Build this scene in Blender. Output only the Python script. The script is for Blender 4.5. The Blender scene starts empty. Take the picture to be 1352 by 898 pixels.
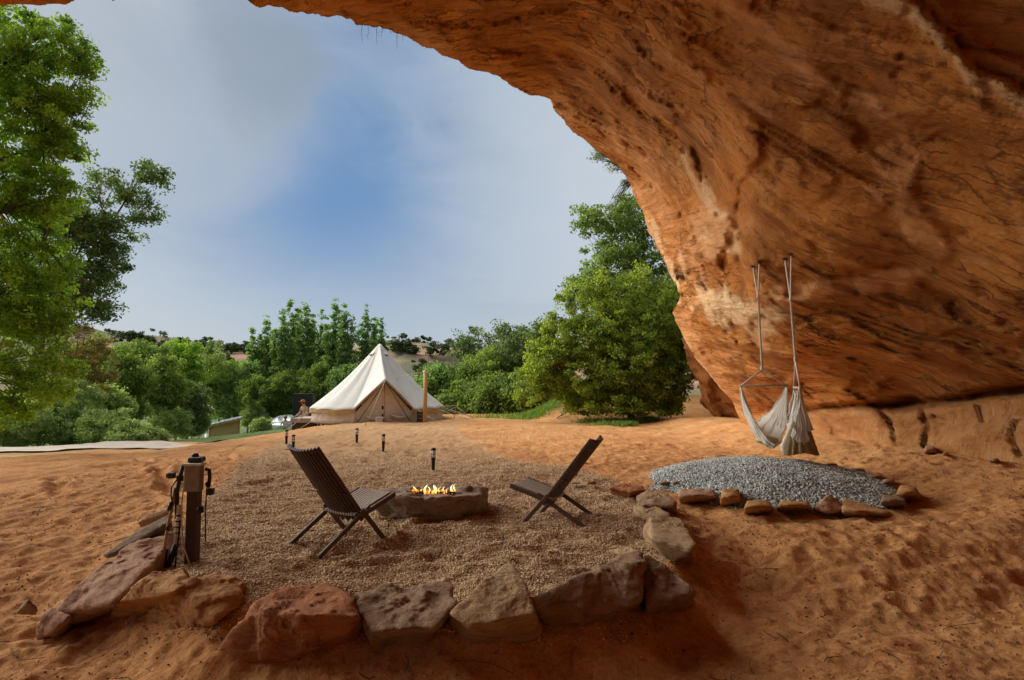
import bpy, bmesh, math, random
import numpy as np
from mathutils import Vector, Matrix, noise as mnoise
from mathutils.bvhtree import BVHTree
random.seed(7)
RG = np.random.default_rng(11)
sc = bpy.context.scene
COL = sc.collection
rad = math.radians
CZ, PITCH, F = 1.5, rad(4.0), 800.0
FW = np.array([0, math.cos(PITCH), math.sin(PITCH)]); UP = np.array([0, -math.sin(PITCH), math.cos(PITCH)])
CAM = np.array([0, 0, CZ])

# ---------------------------------------------------------------- reading points off the site plan
def ray(px, py):
    return FW + (px-676)/F*np.array([1., 0, 0]) - (py-449)/F*UP
def at(px, py, Y):                      # world point at distance Y in front
    d = ray(px, py); return CAM + d*(Y/d[1])
def atz(px, py, z):                     # world point at height z
    d = ray(px, py); return CAM + d*((z-CZ)/d[2])

# ---------------------------------------------------------------- numpy noise
def _h(i, j, k, s):
    n = (i*73856093) ^ (j*19349663) ^ (k*83492791) ^ (s*2654435761)
    n = n & 0x7fffffff
    n = ((n ^ (n >> 13))*1274126177) & 0x7fffffff
    n = ((n ^ (n >> 16))*668265263) & 0x7fffffff
    return (n & 0xffff)/32767.5-1.0
def vnoise(p, s=0):
    p = np.asarray(p, dtype=np.float64)
    i = np.floor(p).astype(np.int64); f = p-i; f = f*f*f*(f*(f*6-15)+10)
    x, y, z = i[:, 0], i[:, 1], i[:, 2]; r = 0
    for a in (0, 1):
        wa = f[:, 0] if a else 1-f[:, 0]
        for b in (0, 1):
            wb = f[:, 1] if b else 1-f[:, 1]
            for c in (0, 1):
                wc = f[:, 2] if c else 1-f[:, 2]
                r = r+wa*wb*wc*_h(x+a, y+b, z+c, s)
    return r
def fbm(p, o=4, s=0, g=.5):
    r = 0; a = 1; p = np.asarray(p, dtype=np.float64)
    for k in range(o):
        r = r+a*vnoise(p, s+k); a *= g; p = p*2.03+11.7
    return r
def ridge(p, o=4, s=0):
    r = 0; a = 1; p = np.asarray(p, dtype=np.float64)
    for k in range(o):
        r = r+a*(1-2*np.abs(vnoise(p, s+k))); a *= .5; p = p*2.07+5.3
    return r
def S(a, b, v):
    t = np.clip((v-a)/(b-a), 0, 1); return t*t*(3-2*t)
def sdist(poly, x, y):                  # signed distance to polygon, positive inside
    x = np.asarray(x, float); y = np.asarray(y, float)
    d = np.full(x.shape, 1e9); ins = np.zeros(x.shape, bool); n = len(poly)
    for k in range(n):
        ax, ay = poly[k]; bx, by = poly[(k+1) % n]
        ex, ey = bx-ax, by-ay
        t = np.clip(((x-ax)*ex+(y-ay)*ey)/(ex*ex+ey*ey), 0, 1)
        d = np.minimum(d, np.hypot(x-ax-t*ex, y-ay-t*ey))
        if ay != by:
            ins ^= ((ay > y) != (by > y)) & (x < (bx-ax)*(y-ay)/(by-ay)+ax)
    return np.where(ins, d, -d)

# ---------------------------------------------------------------- objects
def props(o, label=None, cat=None, group=None, kind=None):
    if label: o['label'] = label
    if cat: o['category'] = cat
    if group: o['group'] = group
    if kind: o['kind'] = kind
    return o
def empty(name, loc, label, cat, group=None, rz=0):
    o = bpy.data.objects.new(name, None); COL.objects.link(o)
    o.location = loc; o.rotation_euler.z = rz; o.empty_display_size = .1
    return props(o, label, cat, group)
def link(name, me, mat, parent=None, smooth=True, loc=None):
    if mat is not None:
        for m in (mat if isinstance(mat, (list, tuple)) else [mat]): me.materials.append(m)
    if smooth: me.polygons.foreach_set('use_smooth', [True]*len(me.polygons))
    o = bpy.data.objects.new(name, me); COL.objects.link(o)
    if parent is not None: o.parent = parent
    if loc is not None: o.location = loc
    return o
def npmesh(name, v, f, attrs=None):
    """v (n,3); f (m,k) int array of equal-sized faces"""
    me = bpy.data.meshes.new(name); v = np.asarray(v, np.float32); f = np.asarray(f, np.int32)
    m, k = f.shape
    me.vertices.add(len(v)); me.vertices.foreach_set('co', v.ravel())
    me.loops.add(m*k); me.loops.foreach_set('vertex_index', f.ravel())
    me.polygons.add(m); me.polygons.foreach_set('loop_start', np.arange(0, m*k, k, dtype=np.int32))
    try: me.polygons.foreach_set('loop_total', np.full(m, k, np.int32))
    except Exception: pass
    me.update(calc_edges=True)
    for n_, a in (attrs or {}).items():
        at_ = me.attributes.new(n_, 'FLOAT', 'POINT'); at_.data.foreach_set('value', np.asarray(a, np.float32))
    return me
def gridfaces(nu, nv, wrapu=False):
    a = np.arange(nu*nv).reshape(nu, nv)
    if wrapu: a = np.vstack([a, a[:1]])
    return np.stack([a[:-1, :-1], a[1:, :-1], a[1:, 1:], a[:-1, 1:]], -1).reshape(-1, 4)
class MB:                               # collects verts and faces of one mesh
    def __init__(s): s.v = []; s.f = []
    def add(s, v, f):
        b = len(s.v); s.v += [tuple(map(float, q)) for q in v]; s.f += [tuple(int(i)+b for i in q) for q in f]; return s
    def box(s, c, d, R=None, ch=0.0):
        hx, hy, hz = d[0]/2, d[1]/2, d[2]/2; R = R or Matrix.Identity(3)
        bm = bmesh.new(); bmesh.ops.create_cube(bm, size=1)
        for v in bm.verts: v.co = Vector((v.co.x*2*hx, v.co.y*2*hy, v.co.z*2*hz))
        if ch > 0: bmesh.ops.bevel(bm, geom=bm.edges[:], offset=ch, segments=2, affect='EDGES', profile=.5)
        bm.verts.index_update()
        s.add([Vector(c)+R @ v.co for v in bm.verts], [[v.index for v in f.verts] for f in bm.faces]); bm.free(); return s
    def bar(s, p, q, w, t, up=(0, 0, 1), ch=.003):
        p = Vector(p); q = Vector(q); z = (q-p); L = z.length; z.normalize()
        x = Vector(up).cross(z)
        if x.length < 1e-4: x = Vector((1, 0, 0)).cross(z)
        x.normalize(); y = z.cross(x)
        R = Matrix((x, y, z)).transposed()
        return s.box((p+q)/2, (w, t, L), R, ch)
    def tube(s, pts, r, n=8, cap=True):
        pts = [Vector(p) for p in pts]; m = len(pts)
        rs = list(r) if isinstance(r, (list, tuple)) else [r]*m
        b = len(s.v); nrm = None
        for i, p in enumerate(pts):
            t = (pts[min(i+1, m-1)]-pts[max(i-1, 0)]).normalized()
            if nrm is None: nrm = t.orthogonal().normalized()
            else:
                nrm = nrm-t*nrm.dot(t)
                nrm = nrm.normalized() if nrm.length > 1e-6 else t.orthogonal().normalized()
            bn = t.cross(nrm)
            for k in range(n):
                a = 2*math.pi*k/n; s.v.append(tuple(p+(nrm*math.cos(a)+bn*math.sin(a))*rs[i]))
        for i in range(m-1):
            for k in range(n):
                s.f.append((b+i*n+k, b+i*n+(k+1) % n, b+(i+1)*n+(k+1) % n, b+(i+1)*n+k))
        if cap:
            s.f.append(tuple(b+k for k in range(n))[::-1]); s.f.append(tuple(b+(m-1)*n+k for k in range(n)))
        return s
    def lathe(s, c, prof, n=16):
        b = len(s.v); c = Vector(c)
        for r, z in prof:
            for k in range(n):
                a = 2*math.pi*k/n; s.v.append((c.x+r*math.cos(a), c.y+r*math.sin(a), c.z+z))
        for i in range(len(prof)-1):
            for k in range(n):
                s.f.append((b+i*n+k, b+i*n+(k+1) % n, b+(i+1)*n+(k+1) % n, b+(i+1)*n+k))
        s.f.append(tuple(b+k for k in range(n))[::-1]); s.f.append(tuple(b+(len(prof)-1)*n+k for k in range(n)))
        return s
    def build(s, name, mat, parent=None, smooth=False):
        me = bpy.data.meshes.new(name); me.from_pydata(s.v, [], s.f); me.update()
        return link(name, me, mat, parent, smooth)

# ---------------------------------------------------------------- materials
class NT:
    def __init__(s, name):
        s.m = bpy.data.materials.new(name); s.m.use_nodes = True; s.t = s.m.node_tree; s.t.nodes.clear()
        s.out = s.n('ShaderNodeOutputMaterial')
    def n(s, typ, ins=None, **kw):
        nd = s.t.nodes.new(typ)
        for k, v in kw.items(): setattr(nd, k, v)
        for k, v in (ins or {}).items():
            sk = nd.inputs[k]
            if isinstance(v, bpy.types.NodeSocket): s.t.links.new(v, sk)
            elif isinstance(v, bpy.types.Node): s.t.links.new(v.outputs[0], sk)
            else:
                if sk.type == 'RGBA' and len(v) == 3: v = (*v, 1)
                sk.default_value = v
        return nd
    def noise(s, scale, detail=6, rough=.6, vec=None, dist=0):
        return s.n('ShaderNodeTexNoise', {'Scale': scale, 'Detail': detail, 'Roughness': rough, 'Distortion': dist, **({'Vector': vec} if vec else {})})
    def ramp(s, fac, stops, interp='LINEAR'):
        nd = s.n('ShaderNodeValToRGB', {'Fac': fac}); cr = nd.color_ramp; cr.interpolation = interp
        while len(cr.elements) < len(stops): cr.elements.new(.5)
        for e, (p, c) in zip(cr.elements, stops):
            e.position = p; c = (c, c, c) if not hasattr(c, '__len__') else c; e.color = (*c, 1)
        return nd
    def mix(s, f, a, b, mode='MIX'):
        nd = s.n('ShaderNodeMix', data_type='RGBA', blend_type=mode)
        for k, v in ((0, f), (6, a), (7, b)):
            sk = nd.inputs[k]
            if isinstance(v, bpy.types.NodeSocket): s.t.links.new(v, sk)
            elif isinstance(v, bpy.types.Node): s.t.links.new(v.outputs[0], sk)
            else: sk.default_value = v if k == 0 else (*v[:3], 1)
        return nd.outputs[2]
    def math(s, op, a, b=0, clamp=False):
        nd = s.n('ShaderNodeMath', operation=op, use_clamp=clamp)
        for k, v in ((0, a), (1, b)):
            if isinstance(v, bpy.types.NodeSocket): s.t.links.new(v, nd.inputs[k])
            elif isinstance(v, bpy.types.Node): s.t.links.new(v.outputs[0], nd.inputs[k])
            else: nd.inputs[k].default_value = v
        return nd.outputs[0]
    def attr(s, name):
        return s.n('ShaderNodeAttribute', attribute_name=name).outputs['Fac']
    def obj(s): return s.n('ShaderNodeTexCoord').outputs['Object']
    def geo(s): return s.n('ShaderNodeNewGeometry').outputs['Position']
    def mapv(s, vec, scale=(1, 1, 1), rot=(0, 0, 0)):
        return s.n('ShaderNodeMapping', {'Vector': vec, 'Scale': scale, 'Rotation': rot}).outputs[0]
    def bump(s, h, strength=.5, dist=.02, normal=None):
        return s.n('ShaderNodeBump', {'Height': h, 'Strength': strength, 'Distance': dist, **({'Normal': normal} if normal else {})}).outputs[0]
    def pbr(s, color, rough=.8, normal=None, **kw):
        ins = {'Base Color': color, 'Roughness': rough}
        if normal: ins['Normal'] = normal
        ins.update({k.replace('_', ' '): v for k, v in kw.items()})
        b = s.n('ShaderNodeBsdfPrincipled', ins); s.t.links.new(b.outputs[0], s.out.inputs[0]); return b
    def surf(s, sh): s.t.links.new(sh.outputs[0] if isinstance(sh, bpy.types.Node) else sh, s.out.inputs[0])

def simple(name, c, rough=.6, var=.15, scale=6, bump=.15, dist=.004, spec=.3, metal=0, stretch=(1, 1, 1)):
    t = NT(name); co = t.mapv(t.obj(), stretch)
    nz = t.noise(scale, 8, .65, co); c2 = tuple(x*(1-var) for x in c); c3 = tuple(min(1, x*(1+var)) for x in c)
    col = t.ramp(nz, [(.3, c2), (.7, c3)])
    fine = t.noise(scale*9, 4, .6, co)
    t.pbr(col, t.ramp(fine, [(.2, max(0, rough-.12)), (.8, min(1, rough+.12))]), t.bump(fine, bump, dist), Specular_IOR_Level=spec, Metallic=metal)
    return t.m

def rockmat(name, base, dark, pale, scale=3.0, strat=5.0, bump=.9, tilt=(.3, .5, 0)):
    t = NT(name); co = t.obj()
    a = t.noise(scale, 10, .68, co, .4)
    st = t.noise(strat, 8, .6, t.mapv(co, (1, 1, 4.5), tilt), .5)
    fine = t.noise(scale*14, 8, .7, co)
    c = t.ramp(a, [(.28, dark), (.47, base), (.6, base), (.78, pale)])
    c = t.mix(t.ramp(st, [(.35, .65), (.5, 0)]), c, dark)
    c = t.mix(t.ramp(fine, [(.3, .5), (.55, 0)]), c, tuple(x*.55 for x in base))
    c = t.mix(t.ramp(t.noise(scale*2.2, 8, .7, co, .8), [(.58, 0), (.75, .55)]), c, pale)
    h = t.math('ADD', t.math('MULTIPLY', st, .7), t.math('ADD', a, t.math('MULTIPLY', fine, .35)))
    t.pbr(c, .88, t.bump(h, bump, .045), Specular_IOR_Level=.18)
    return t.m

M = {}
M['rust'] = rockmat('rust_sandstone', (.38, .15, .062), (.17, .06, .03), (.52, .26, .13))
M['tanrock'] = rockmat('tan_sandstone', (.46, .31, .17), (.25, .15, .075), (.58, .43, .27), strat=7)
M['brownrock'] = rockmat('brown_sandstone', (.33, .21, .125), (.14, .085, .05), (.46, .32, .20))
M['orangerock'] = rockmat('orange_sandstone', (.50, .26, .10), (.26, .11, .045), (.62, .40, .20))
M['pinkrock'] = rockmat('pink_sandstone', (.46, .27, .17), (.24, .12, .07), (.58, .38, .26))
M['greyrock'] = rockmat('grey_slab', (.27, .19, .13), (.12, .08, .055), (.38, .29, .21))
M['firerock'] = rockmat('fire_pit_stone', (.34, .25, .18), (.15, .10, .07), (.48, .38, .29), scale=2.4)

def cavemat():
    t = NT('cave_sandstone'); P = t.geo()
    def bands(scale, ns, det, rough, dist):
        acc = None
        for k, (p0, u_, n_, b_) in enumerate(SETS):
            def dt(v): return t.n('ShaderNodeVectorMath', {0: P, 1: tuple(float(x) for x in v)}, operation='DOT_PRODUCT').outputs['Value']
            bc = t.n('ShaderNodeCombineXYZ', {0: dt(u_), 1: dt(n_), 2: dt(b_)}).outputs[0]
            v = t.math('MULTIPLY', t.noise(ns, det, rough, t.mapv(bc, scale), dist), t.attr('set%d' % k))
            acc = v if acc is None else t.math('ADD', acc, v)
        return acc
    big = t.noise(.55, 7, .62, P, .6); a = bands((.30, .6, 2.0), 1.0, 9, .70, .2); b = bands((.75, 1.3, 5.2), 1.5, 8, .72, .15)
    fine = t.noise(13, 8, .7, P)
    c = t.ramp(big, [(.3, (.34, .135, .036)), (.45, (.54, .235, .066)), (.58, (.64, .31, .10)), (.72, (.72, .41, .18))])
    c = t.mix(t.ramp(a, [(.38, .8), (.48, 0)]), c, (.22, .085, .028))
    c = t.mix(t.ramp(b, [(.35, .95), (.40, 0)]), c, (.11, .045, .018))
    c = t.mix(t.ramp(a, [(.56, 0), (.68, .55)]), c, (.62, .34, .17))
    c = t.mix(t.ramp(b, [(.42, .75), (.455, 0)]), c, (.15, .06, .022))
    c = t.mix(t.ramp(b, [(.57, 0), (.66, .6)]), c, (.70, .40, .19))
    c = t.mix(t.ramp(fine, [(.3, .55), (.5, 0)]), c, (.24, .10, .035))
    cellc = None; celld = None
    for k, (p0, u_, n_, b_) in enumerate(SETS):
        def dt(v): return t.n('ShaderNodeVectorMath', {0: P, 1: tuple(float(x) for x in v)}, operation='DOT_PRODUCT').outputs['Value']
        bc = t.n('ShaderNodeCombineXYZ', {0: dt(u_), 1: dt(n_), 2: dt(b_)}).outputs[0]
        wv = t.n('ShaderNodeVectorMath', {0: bc, 1: t.n('ShaderNodeVectorMath', {0: t.noise(2.2, 5, .6, bc).outputs['Color'], 1: (.5, .5, .28)}, operation='MULTIPLY').outputs[0]}, operation='ADD').outputs[0]
        vo = t.n('ShaderNodeTexVoronoi', {'Vector': t.mapv(wv, (.9, 1.2, 4.2)), 'Scale': 1.0})
        bw = t.n('ShaderNodeSeparateColor', {0: vo.outputs['Color']}).outputs[0]
        ve = t.n('ShaderNodeTexVoronoi', {'Vector': t.mapv(wv, (.9, 1.2, 4.2)), 'Scale': 1.0}, feature='DISTANCE_TO_EDGE')
        w_ = t.attr('set%d' % k); x1 = t.math('MULTIPLY', bw, w_); x2 = t.math('MULTIPLY', ve.outputs[0], w_)
        cellc = x1 if cellc is None else t.math('ADD', cellc, x1); celld = x2 if celld is None else t.math('ADD', celld, x2)
    c = t.mix(.32, c, t.ramp(cellc, [(.15, (.30, .13, .045)), (.5, (.52, .24, .085)), (.85, (.72, .40, .18))]))
    c = t.mix(t.math('MULTIPLY', t.ramp(celld, [(.012, .85), (.05, 0)]), t.ramp(big, [(.40, 0), (.55, 1)])), c, (.14, .055, .02))
    # dark desert varnish patches
    vz = t.noise(.33, 6, .6, P, 1.0)
    c = t.mix(t.ramp(vz, [(.50, 0), (.64, .55)]), c, (.20, .085, .03))
    pale = t.math('MULTIPLY', t.attr('pale'), t.ramp(t.noise(4, 8, .7, P, .5), [(.35, .55), (.55, 1)]), True)
    c = t.mix(pale, c, (.82, .66, .52))
    rose = t.math('MULTIPLY', t.attr('rose'), t.ramp(b, [(.38, .35), (.55, 1)]), True)
    c = t.mix(rose, c, (.72, .42, .25))
    led = t.attr('ledge')
    lc = t.ramp(t.noise(1.4, 9, .65, t.mapv(P, (1, 1, 3))), [(.3, (.36, .165, .07)), (.5, (.53, .28, .14)), (.7, (.62, .39, .24))])
    c = t.mix(led, c, lc)
    c = t.mix(1.0, c, (1.12, .95, .66), 'MULTIPLY')
    h = t.math('ADD', t.math('MULTIPLY', a, 1.1), t.math('ADD', t.math('ADD', t.math('MULTIPLY', b, .9), t.math('MULTIPLY', cellc, .28)), t.math('MULTIPLY', fine, .26)))
    n1 = t.bump(h, 1.0, .20)
    n2 = t.bump(t.noise(34, 7, .7, P), .6, .02, n1)
    t.pbr(c, .9, n2, Specular_IOR_Level=.15)
    return t.m

def groundmat():
    t = NT('desert_sand'); P = t.geo()
    g = t.math('ADD', t.attr('gravel'), t.math('MULTIPLY', t.math('SUBTRACT', t.noise(2.2, 8, .7, P), .5), .9))
    g = t.ramp(g, [(.42, 0), (.58, 1)])
    big = t.noise(.45, 7, .6, P, .4); md = t.noise(3.2, 9, .65, P); fine = t.noise(38, 6, .7, P); vf = t.noise(160, 4, .6, P)
    sand = t.ramp(big, [(.3, (.46, .225, .092)), (.5, (.58, .300, .128)), (.7, (.64, .37, .175))])
    sand = t.mix(t.ramp(md, [(.3, .6), (.5, 0)]), sand, (.33, .14, .06))
    sand = t.mix(t.ramp(fine, [(.32, .75), (.52, 0)]), sand, (.24, .11, .045))
    sand = t.mix(t.ramp(t.noise(22, 7, .75, P), [(.52, 0), (.70, .6)]), sand, (.62, .38, .20))
    sand = t.mix(t.ramp(t.noise(1.1, 8, .72, P, .6), [(.50, 0), (.64, .5)]), sand, (.30, .15, .07))
    sand = t.mix(t.ramp(t.noise(7, 9, .78, P), [(.60, 0), (.68, .8)]), sand, (.12, .06, .03))
    vor = t.n('ShaderNodeTexVoronoi', {'Vector': P, 'Scale': 62, 'Randomness': 1.0})
    gr = t.ramp(vor.outputs['Color'], [(.2, (.34, .20, .10)), (.45, (.54, .36, .19)), (.65, (.64, .45, .26)), (.85, (.74, .57, .38))])
    gr = t.mix(t.ramp(vor.outputs['Distance'], [(.35, 0), (.62, .6)]), gr, (.22, .13, .065))
    gr = t.mix(t.ramp(md, [(.35, .45), (.6, 0)]), gr, (.26, .16, .08))
    g2 = t.math('MULTIPLY', g, t.math('ADD', .25, t.math('MULTIPLY', t.attr('gfade'), .75)))
    sand = t.mix(t.math('MULTIPLY', g, .45), sand, (.55, .37, .22))
    sand = t.mix(1.0, sand, (1.0, .95, .82), 'MULTIPLY')
    c = t.mix(g2, sand, gr)
    far = t.attr('valley')
    vc = t.ramp(t.noise(.35, 8, .7, P), [(.35, (.07, .11, .03)), (.6, (.13, .18, .055)), (.75, (.26, .20, .11))])
    c = t.mix(far, c, vc)
    hs = t.math('ADD', t.math('MULTIPLY', md, .6), t.math('ADD', t.math('MULTIPLY', fine, .25), t.math('MULTIPLY', vf, .06)))
    hg = t.math('SUBTRACT', 1.0, vor.outputs['Distance'])
    ns = t.bump(hs, .9, .06)
    hgm = t.math('MULTIPLY', hg, g)
    n2 = t.bump(hgm, .7, .018, ns)
    t.pbr(c, .93, n2, Specular_IOR_Level=.12)
    return t.m
M['ground'] = groundmat()

def leafmat(name, c1, c2, trans=.45):
    t = NT(name); r = t.attr('tone')
    col = t.ramp(r, [(0, c1), (1, c2)])
    d = t.n('ShaderNodeBsdfPrincipled', {'Base Color': col, 'Roughness': .55, 'Specular IOR Level': .25})
    tr = t.n('ShaderNodeBsdfTranslucent', {'Color': t.mix(1.0, col, (1.5, 1.45, .7), 'MULTIPLY')})
    m = t.n('ShaderNodeMixShader', {0: trans, 1: d.outputs[0], 2: tr.outputs[0]}); t.surf(m)
    return t.m
M['bark'] = simple('bark', (.13, .095, .07), .9, .4, 9, .8, .02, .1, stretch=(1, 1, .25))
M['palebark'] = simple('pale_bark', (.36, .33, .28), .85, .3, 8, .5, .01, .1)
SUN_E, SUN_A, SUN_S, SUN_ANG, WS, SKYK, EXPO = 34, -68, 4.0, 60, .10, 5.5, 0.70
# ================================================================ TERRAIN
PAD = [(-2.75, 4.9), (-1.9, 4.3), (-.5, 4.15), (.6, 4.4), (1.25, 5.2), (1.75, 6.4), (1.95, 8.5), (1.2, 10.5), (-.4, 13), (-1.4, 18), (-2.5, 26), (-7.4, 26), (-6.6, 18), (-5.0, 11.4), (-4.2, 8.9), (-3.5, 6.6)]
PLAT = [(-90, 12.3), (-11.6, 13.3), (-9.0, 15.2), (-8.5, 20), (-8.4, 26), (-7.2, 31), (3, 33), (60, 33), (60, -40), (-90, -40)]
MOUND_C, MOUND_R = (3.80, 9.15), (1.68, 2.12)
def Hbase(x, y):
    x = np.asarray(x, float); y = np.asarray(y, float)
    sd = sdist(PAD, x, y); pl = -sdist(PLAT, x, y)
    z = -.15*S(10, 27, y)
    z = z-(.38*S(-.1, .7, -sd)*(1-S(4.6, 6.5, y))+.16*S(-.1, .8, -sd)*(1-S(6.5, 11, y))*S(4.6, 6.5, y)*(1-S(1.9, 2.8, x)))
    z = z-(.58+.37*S(20, 27, y))*S(-.7, 2.6, pl)-.13*S(-5.5, -8.2, x)*S(10, 15, y)*(1-S(0, 1.5, pl))-1.4*S(6, 15, pl)-.6*S(18, 40, pl)
    z = z+1.0*S(25.5, 29.5, y)*S(.3, 2.8, x)*(1-S(31, 40, y))
    z = z+.36*S(4.9, 6.9, x)*S(3, 8, y)*(1-S(22, 27, y))
    z = z+.10*S(-3.6, -6, x)*(1-S(9, 14, y))*S(4, 6, y)
    return z
def H1(x, y): return float(Hbase(np.array([x]), np.array([y]))[0])

def axis(lo, dlo, hi, step, g, far):
    a = list(np.arange(dlo, hi, step)); s = step
    while a[-1] < far: s *= g; a.append(a[-1]+s)
    s = step; b = [dlo]
    while b[-1] > lo: s *= g; b.append(b[-1]-s)
    return np.array(b[:0:-1]+a)
ys = [2.3]; 
while ys[-1] < 420:
    y_ = ys[-1]; ys.append(y_+max(.016, min(.0042*y_, .06) if y_ < 15 else .012*y_))
yb = axis(-40, 2.3, 2.4, .1, 1.25, 2.35)
ys = np.concatenate([yb[yb < 2.25], ys])
xs = axis(-300, -6.5, 7.6, .024, 1.045, 300)
X, Y = np.meshgrid(xs, ys, indexing='ij'); x = X.ravel(); y = Y.ravel()
z = Hbase(x, y); sdp = sdist(PAD, x, y); plat = -sdist(PLAT, x, y)
gmask = S(-.12-.5*S(7, 12, y), .12+.5*S(7, 12, y), sdp); gfade = 1-S(8.5, 17, y)
near = 1-S(12, 30, y)
P3 = np.stack([x, y, np.zeros_like(x)], 1)
churn = (1-gmask)*near
z = z+.035*fbm(P3*.9, 4, 3)*(1-S(60, 90, y))
z = z+churn*(.012*ridge(P3*np.array([1.8, 2.4, 1]), 3, 20)*S(-9, -3, x*0+x)+.015*fbm(P3*7.5, 5, 9, .6)+.007*ridge(P3*19, 3, 13))
z = z+gmask*(.030*fbm(P3*np.array([1.4, 2.6, 1]), 4, 40)+.012*fbm(P3*9, 3, 44))
z = z+.12*fbm(P3*.25, 3, 60)*S(1, 5, plat)
# footprints
ZZ = z.reshape(X.shape)
def dent(cx, cy, rx, ry, ang, d, rim=.35):
    R_ = max(rx, ry)*2.3
    i0, i1 = np.searchsorted(xs, [cx-R_, cx+R_]); j0, j1 = np.searchsorted(ys, [cy-R_, cy+R_])
    if i1-i0 < 2 or j1-j0 < 2: return
    dx = X[i0:i1, j0:j1]-cx; dy = Y[i0:i1, j0:j1]-cy
    ca, sa = math.cos(ang), math.sin(ang); u = (dx*ca+dy*sa)/rx; v = (-dx*sa+dy*ca)/ry
    q = u*u+v*v
    ZZ[i0:i1, j0:j1] += d*(-np.exp(-q**1.6)+rim*np.exp(-(np.sqrt(q)-1.45)**2*7))
for k in range(1150):
    cx = random.uniform(-7, 7.2); cy = 2.7+9.5*random.random()**1.2
    if float(sdist(PAD, np.array([cx]), np.array([cy]))[0]) > -.15: continue
    if cx < 0 and cy > 5.2 and random.random() < .72: continue
    if abs((cx-MOUND_C[0])/MOUND_R[0])**2+abs((cy-MOUND_C[1])/MOUND_R[1])**2 < 1.1: continue
    r_ = random.uniform(.05, .15); dent(cx, cy, r_*random.uniform(1, 1.9), r_, random.uniform(0, 3.14), random.uniform(.008, .026))
for k in range(330):
    cx = random.uniform(-4, 1.8); cy = random.uniform(4.3, 10)
    if float(sdist(PAD, np.array([cx]), np.array([cy]))[0]) < .2: continue
    r_ = random.uniform(.06, .14); dent(cx, cy, r_*1.7, r_, random.uniform(0, 3.14), random.uniform(.012, .032))
for k in range(260):
    cx = random.uniform(-9, 7); cy = random.uniform(10, 24)
    r_ = random.uniform(.10, .3); dent(cx, cy, r_*1.5, r_, random.uniform(0, 3.14), random.uniform(.015, .04))
# gullies washed into the slope behind the post
for (gx, gy) in [(-6.2, 10.6), (-5.6, 9.8), (-6.8, 9.2), (-5.2, 9.2), (-7.6, 12.4), (-6.6, 12.0), (-5.9, 12.6)]:
    for q in range(5): dent(gx+q*.16+random.uniform(-.08, .08), gy-q*.22, .12, .26, .6, .05)
z = ZZ.ravel()
valley = S(.5, 3.5, plat)*(1-(x < -8)*(y < 24)*(1-S(3.5, 7, plat)))
me = npmesh('ground', np.stack([x, y, z], 1), gridfaces(len(xs), len(ys)), {'gravel': gmask, 'gfade': gfade, 'valley': valley})
ground = link('ground', me, M['ground']); props(ground, kind='structure')
def GZ(px_, py_):
    i = int(np.clip(np.searchsorted(xs, px_), 1, len(xs)-1)); j = int(np.clip(np.searchsorted(ys, py_), 1, len(ys)-1))
    return float(ZZ[i, j])
def GZv(a, b):
    i = np.clip(np.searchsorted(xs, a), 1, len(xs)-1); j = np.clip(np.searchsorted(ys, b), 1, len(ys)-1)
    return ZZ[i, j]

# pale track beyond the crest
t = NT('track_dust'); t.pbr(t.ramp(t.noise(1.5, 8, .7, t.geo()), [(.3, (.42, .33, .26)), (.7, (.56, .47, .39))]), .95, t.bump(t.noise(14, 6), .5, .02)); M['track'] = t.m
nx, ny = 120, 14
TX, TY = np.meshgrid(np.linspace(-42, -9.5, nx), np.linspace(-1, 1, ny), indexing='ij')
cy_ = 20.3+.02*(TX+14)**2*.3+.4*np.sin(TX*.4)
yy = cy_+TY*1.7*(1+.12*np.sin(TX*1.7))*np.clip((-9.2-TX)/4, .15, 1)
zz = np.array([GZv(TX.ravel(), yy.ravel())]).reshape(TX.shape)+.05
road = link('road', npmesh('road', np.stack([TX.ravel(), yy.ravel(), zz.ravel()], 1), gridfaces(nx, ny)), M['track']); props(road, kind='structure')

# hills of red rock far behind
t = NT('hill_rock'); P = t.geo()
c = t.ramp(t.noise(.09, 8, .65, P), [(.40, (.13, .14, .065)), (.52, (.24, .17, .095)), (.62, (.46, .24, .15)), (.75, (.52, .33, .23))])
c = t.mix(t.ramp(t.noise(.5, 8, .7, t.mapv(P, (1, 1, 5))), [(.35, .8), (.5, 0)]), c, (.17, .12, .07))
t.pbr(c, .95, t.bump(t.noise(.6, 8, .7, P), .6, .6)); M['hill'] = t.m
hx = np.linspace(-230, 150, 260); hy = np.linspace(75, 330, 110)
HX, HY = np.meshgrid(hx, hy, indexing='ij')
pxh = HX/HY*800+676
top = np.interp(pxh, [-700, 0, 130, 200, 330, 470, 520, 560, 640, 720, 800, 1000], [26, 20, 15, 13.2, 10.0, 11.0, 12.2, 11.0, 9.5, 9, 12, 18])*(150/150)
HZ = -4+(top+2.0)*S(80, 150, HY)+5*S(150, 320, HY)*0+.9*fbm(np.stack([HX.ravel()*.06, HY.ravel()*.06, HX.ravel()*0], 1), 5, 77).reshape(HX.shape)*S(82, 110, HY)
HZ = HZ+.9*np.floor(2.4*S(85, 150, HY)+fbm(np.stack([HX.ravel()*.03, HY.ravel()*.03, HX.ravel()*0], 1), 3, 79).reshape(HX.shape))*S(90, 120, HY)
hills = link('hills', npmesh('hills', np.stack([HX.ravel(), HY.ravel(), HZ.ravel()], 1), gridfaces(260, 110)), M['hill']); props(hills, kind='structure')
def HillZ(a, b):
    i = int(np.clip(np.searchsorted(hx, a), 0, 259)); j = int(np.clip(np.searchsorted(hy, b), 0, 109)); return float(HZ[i, j])

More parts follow.
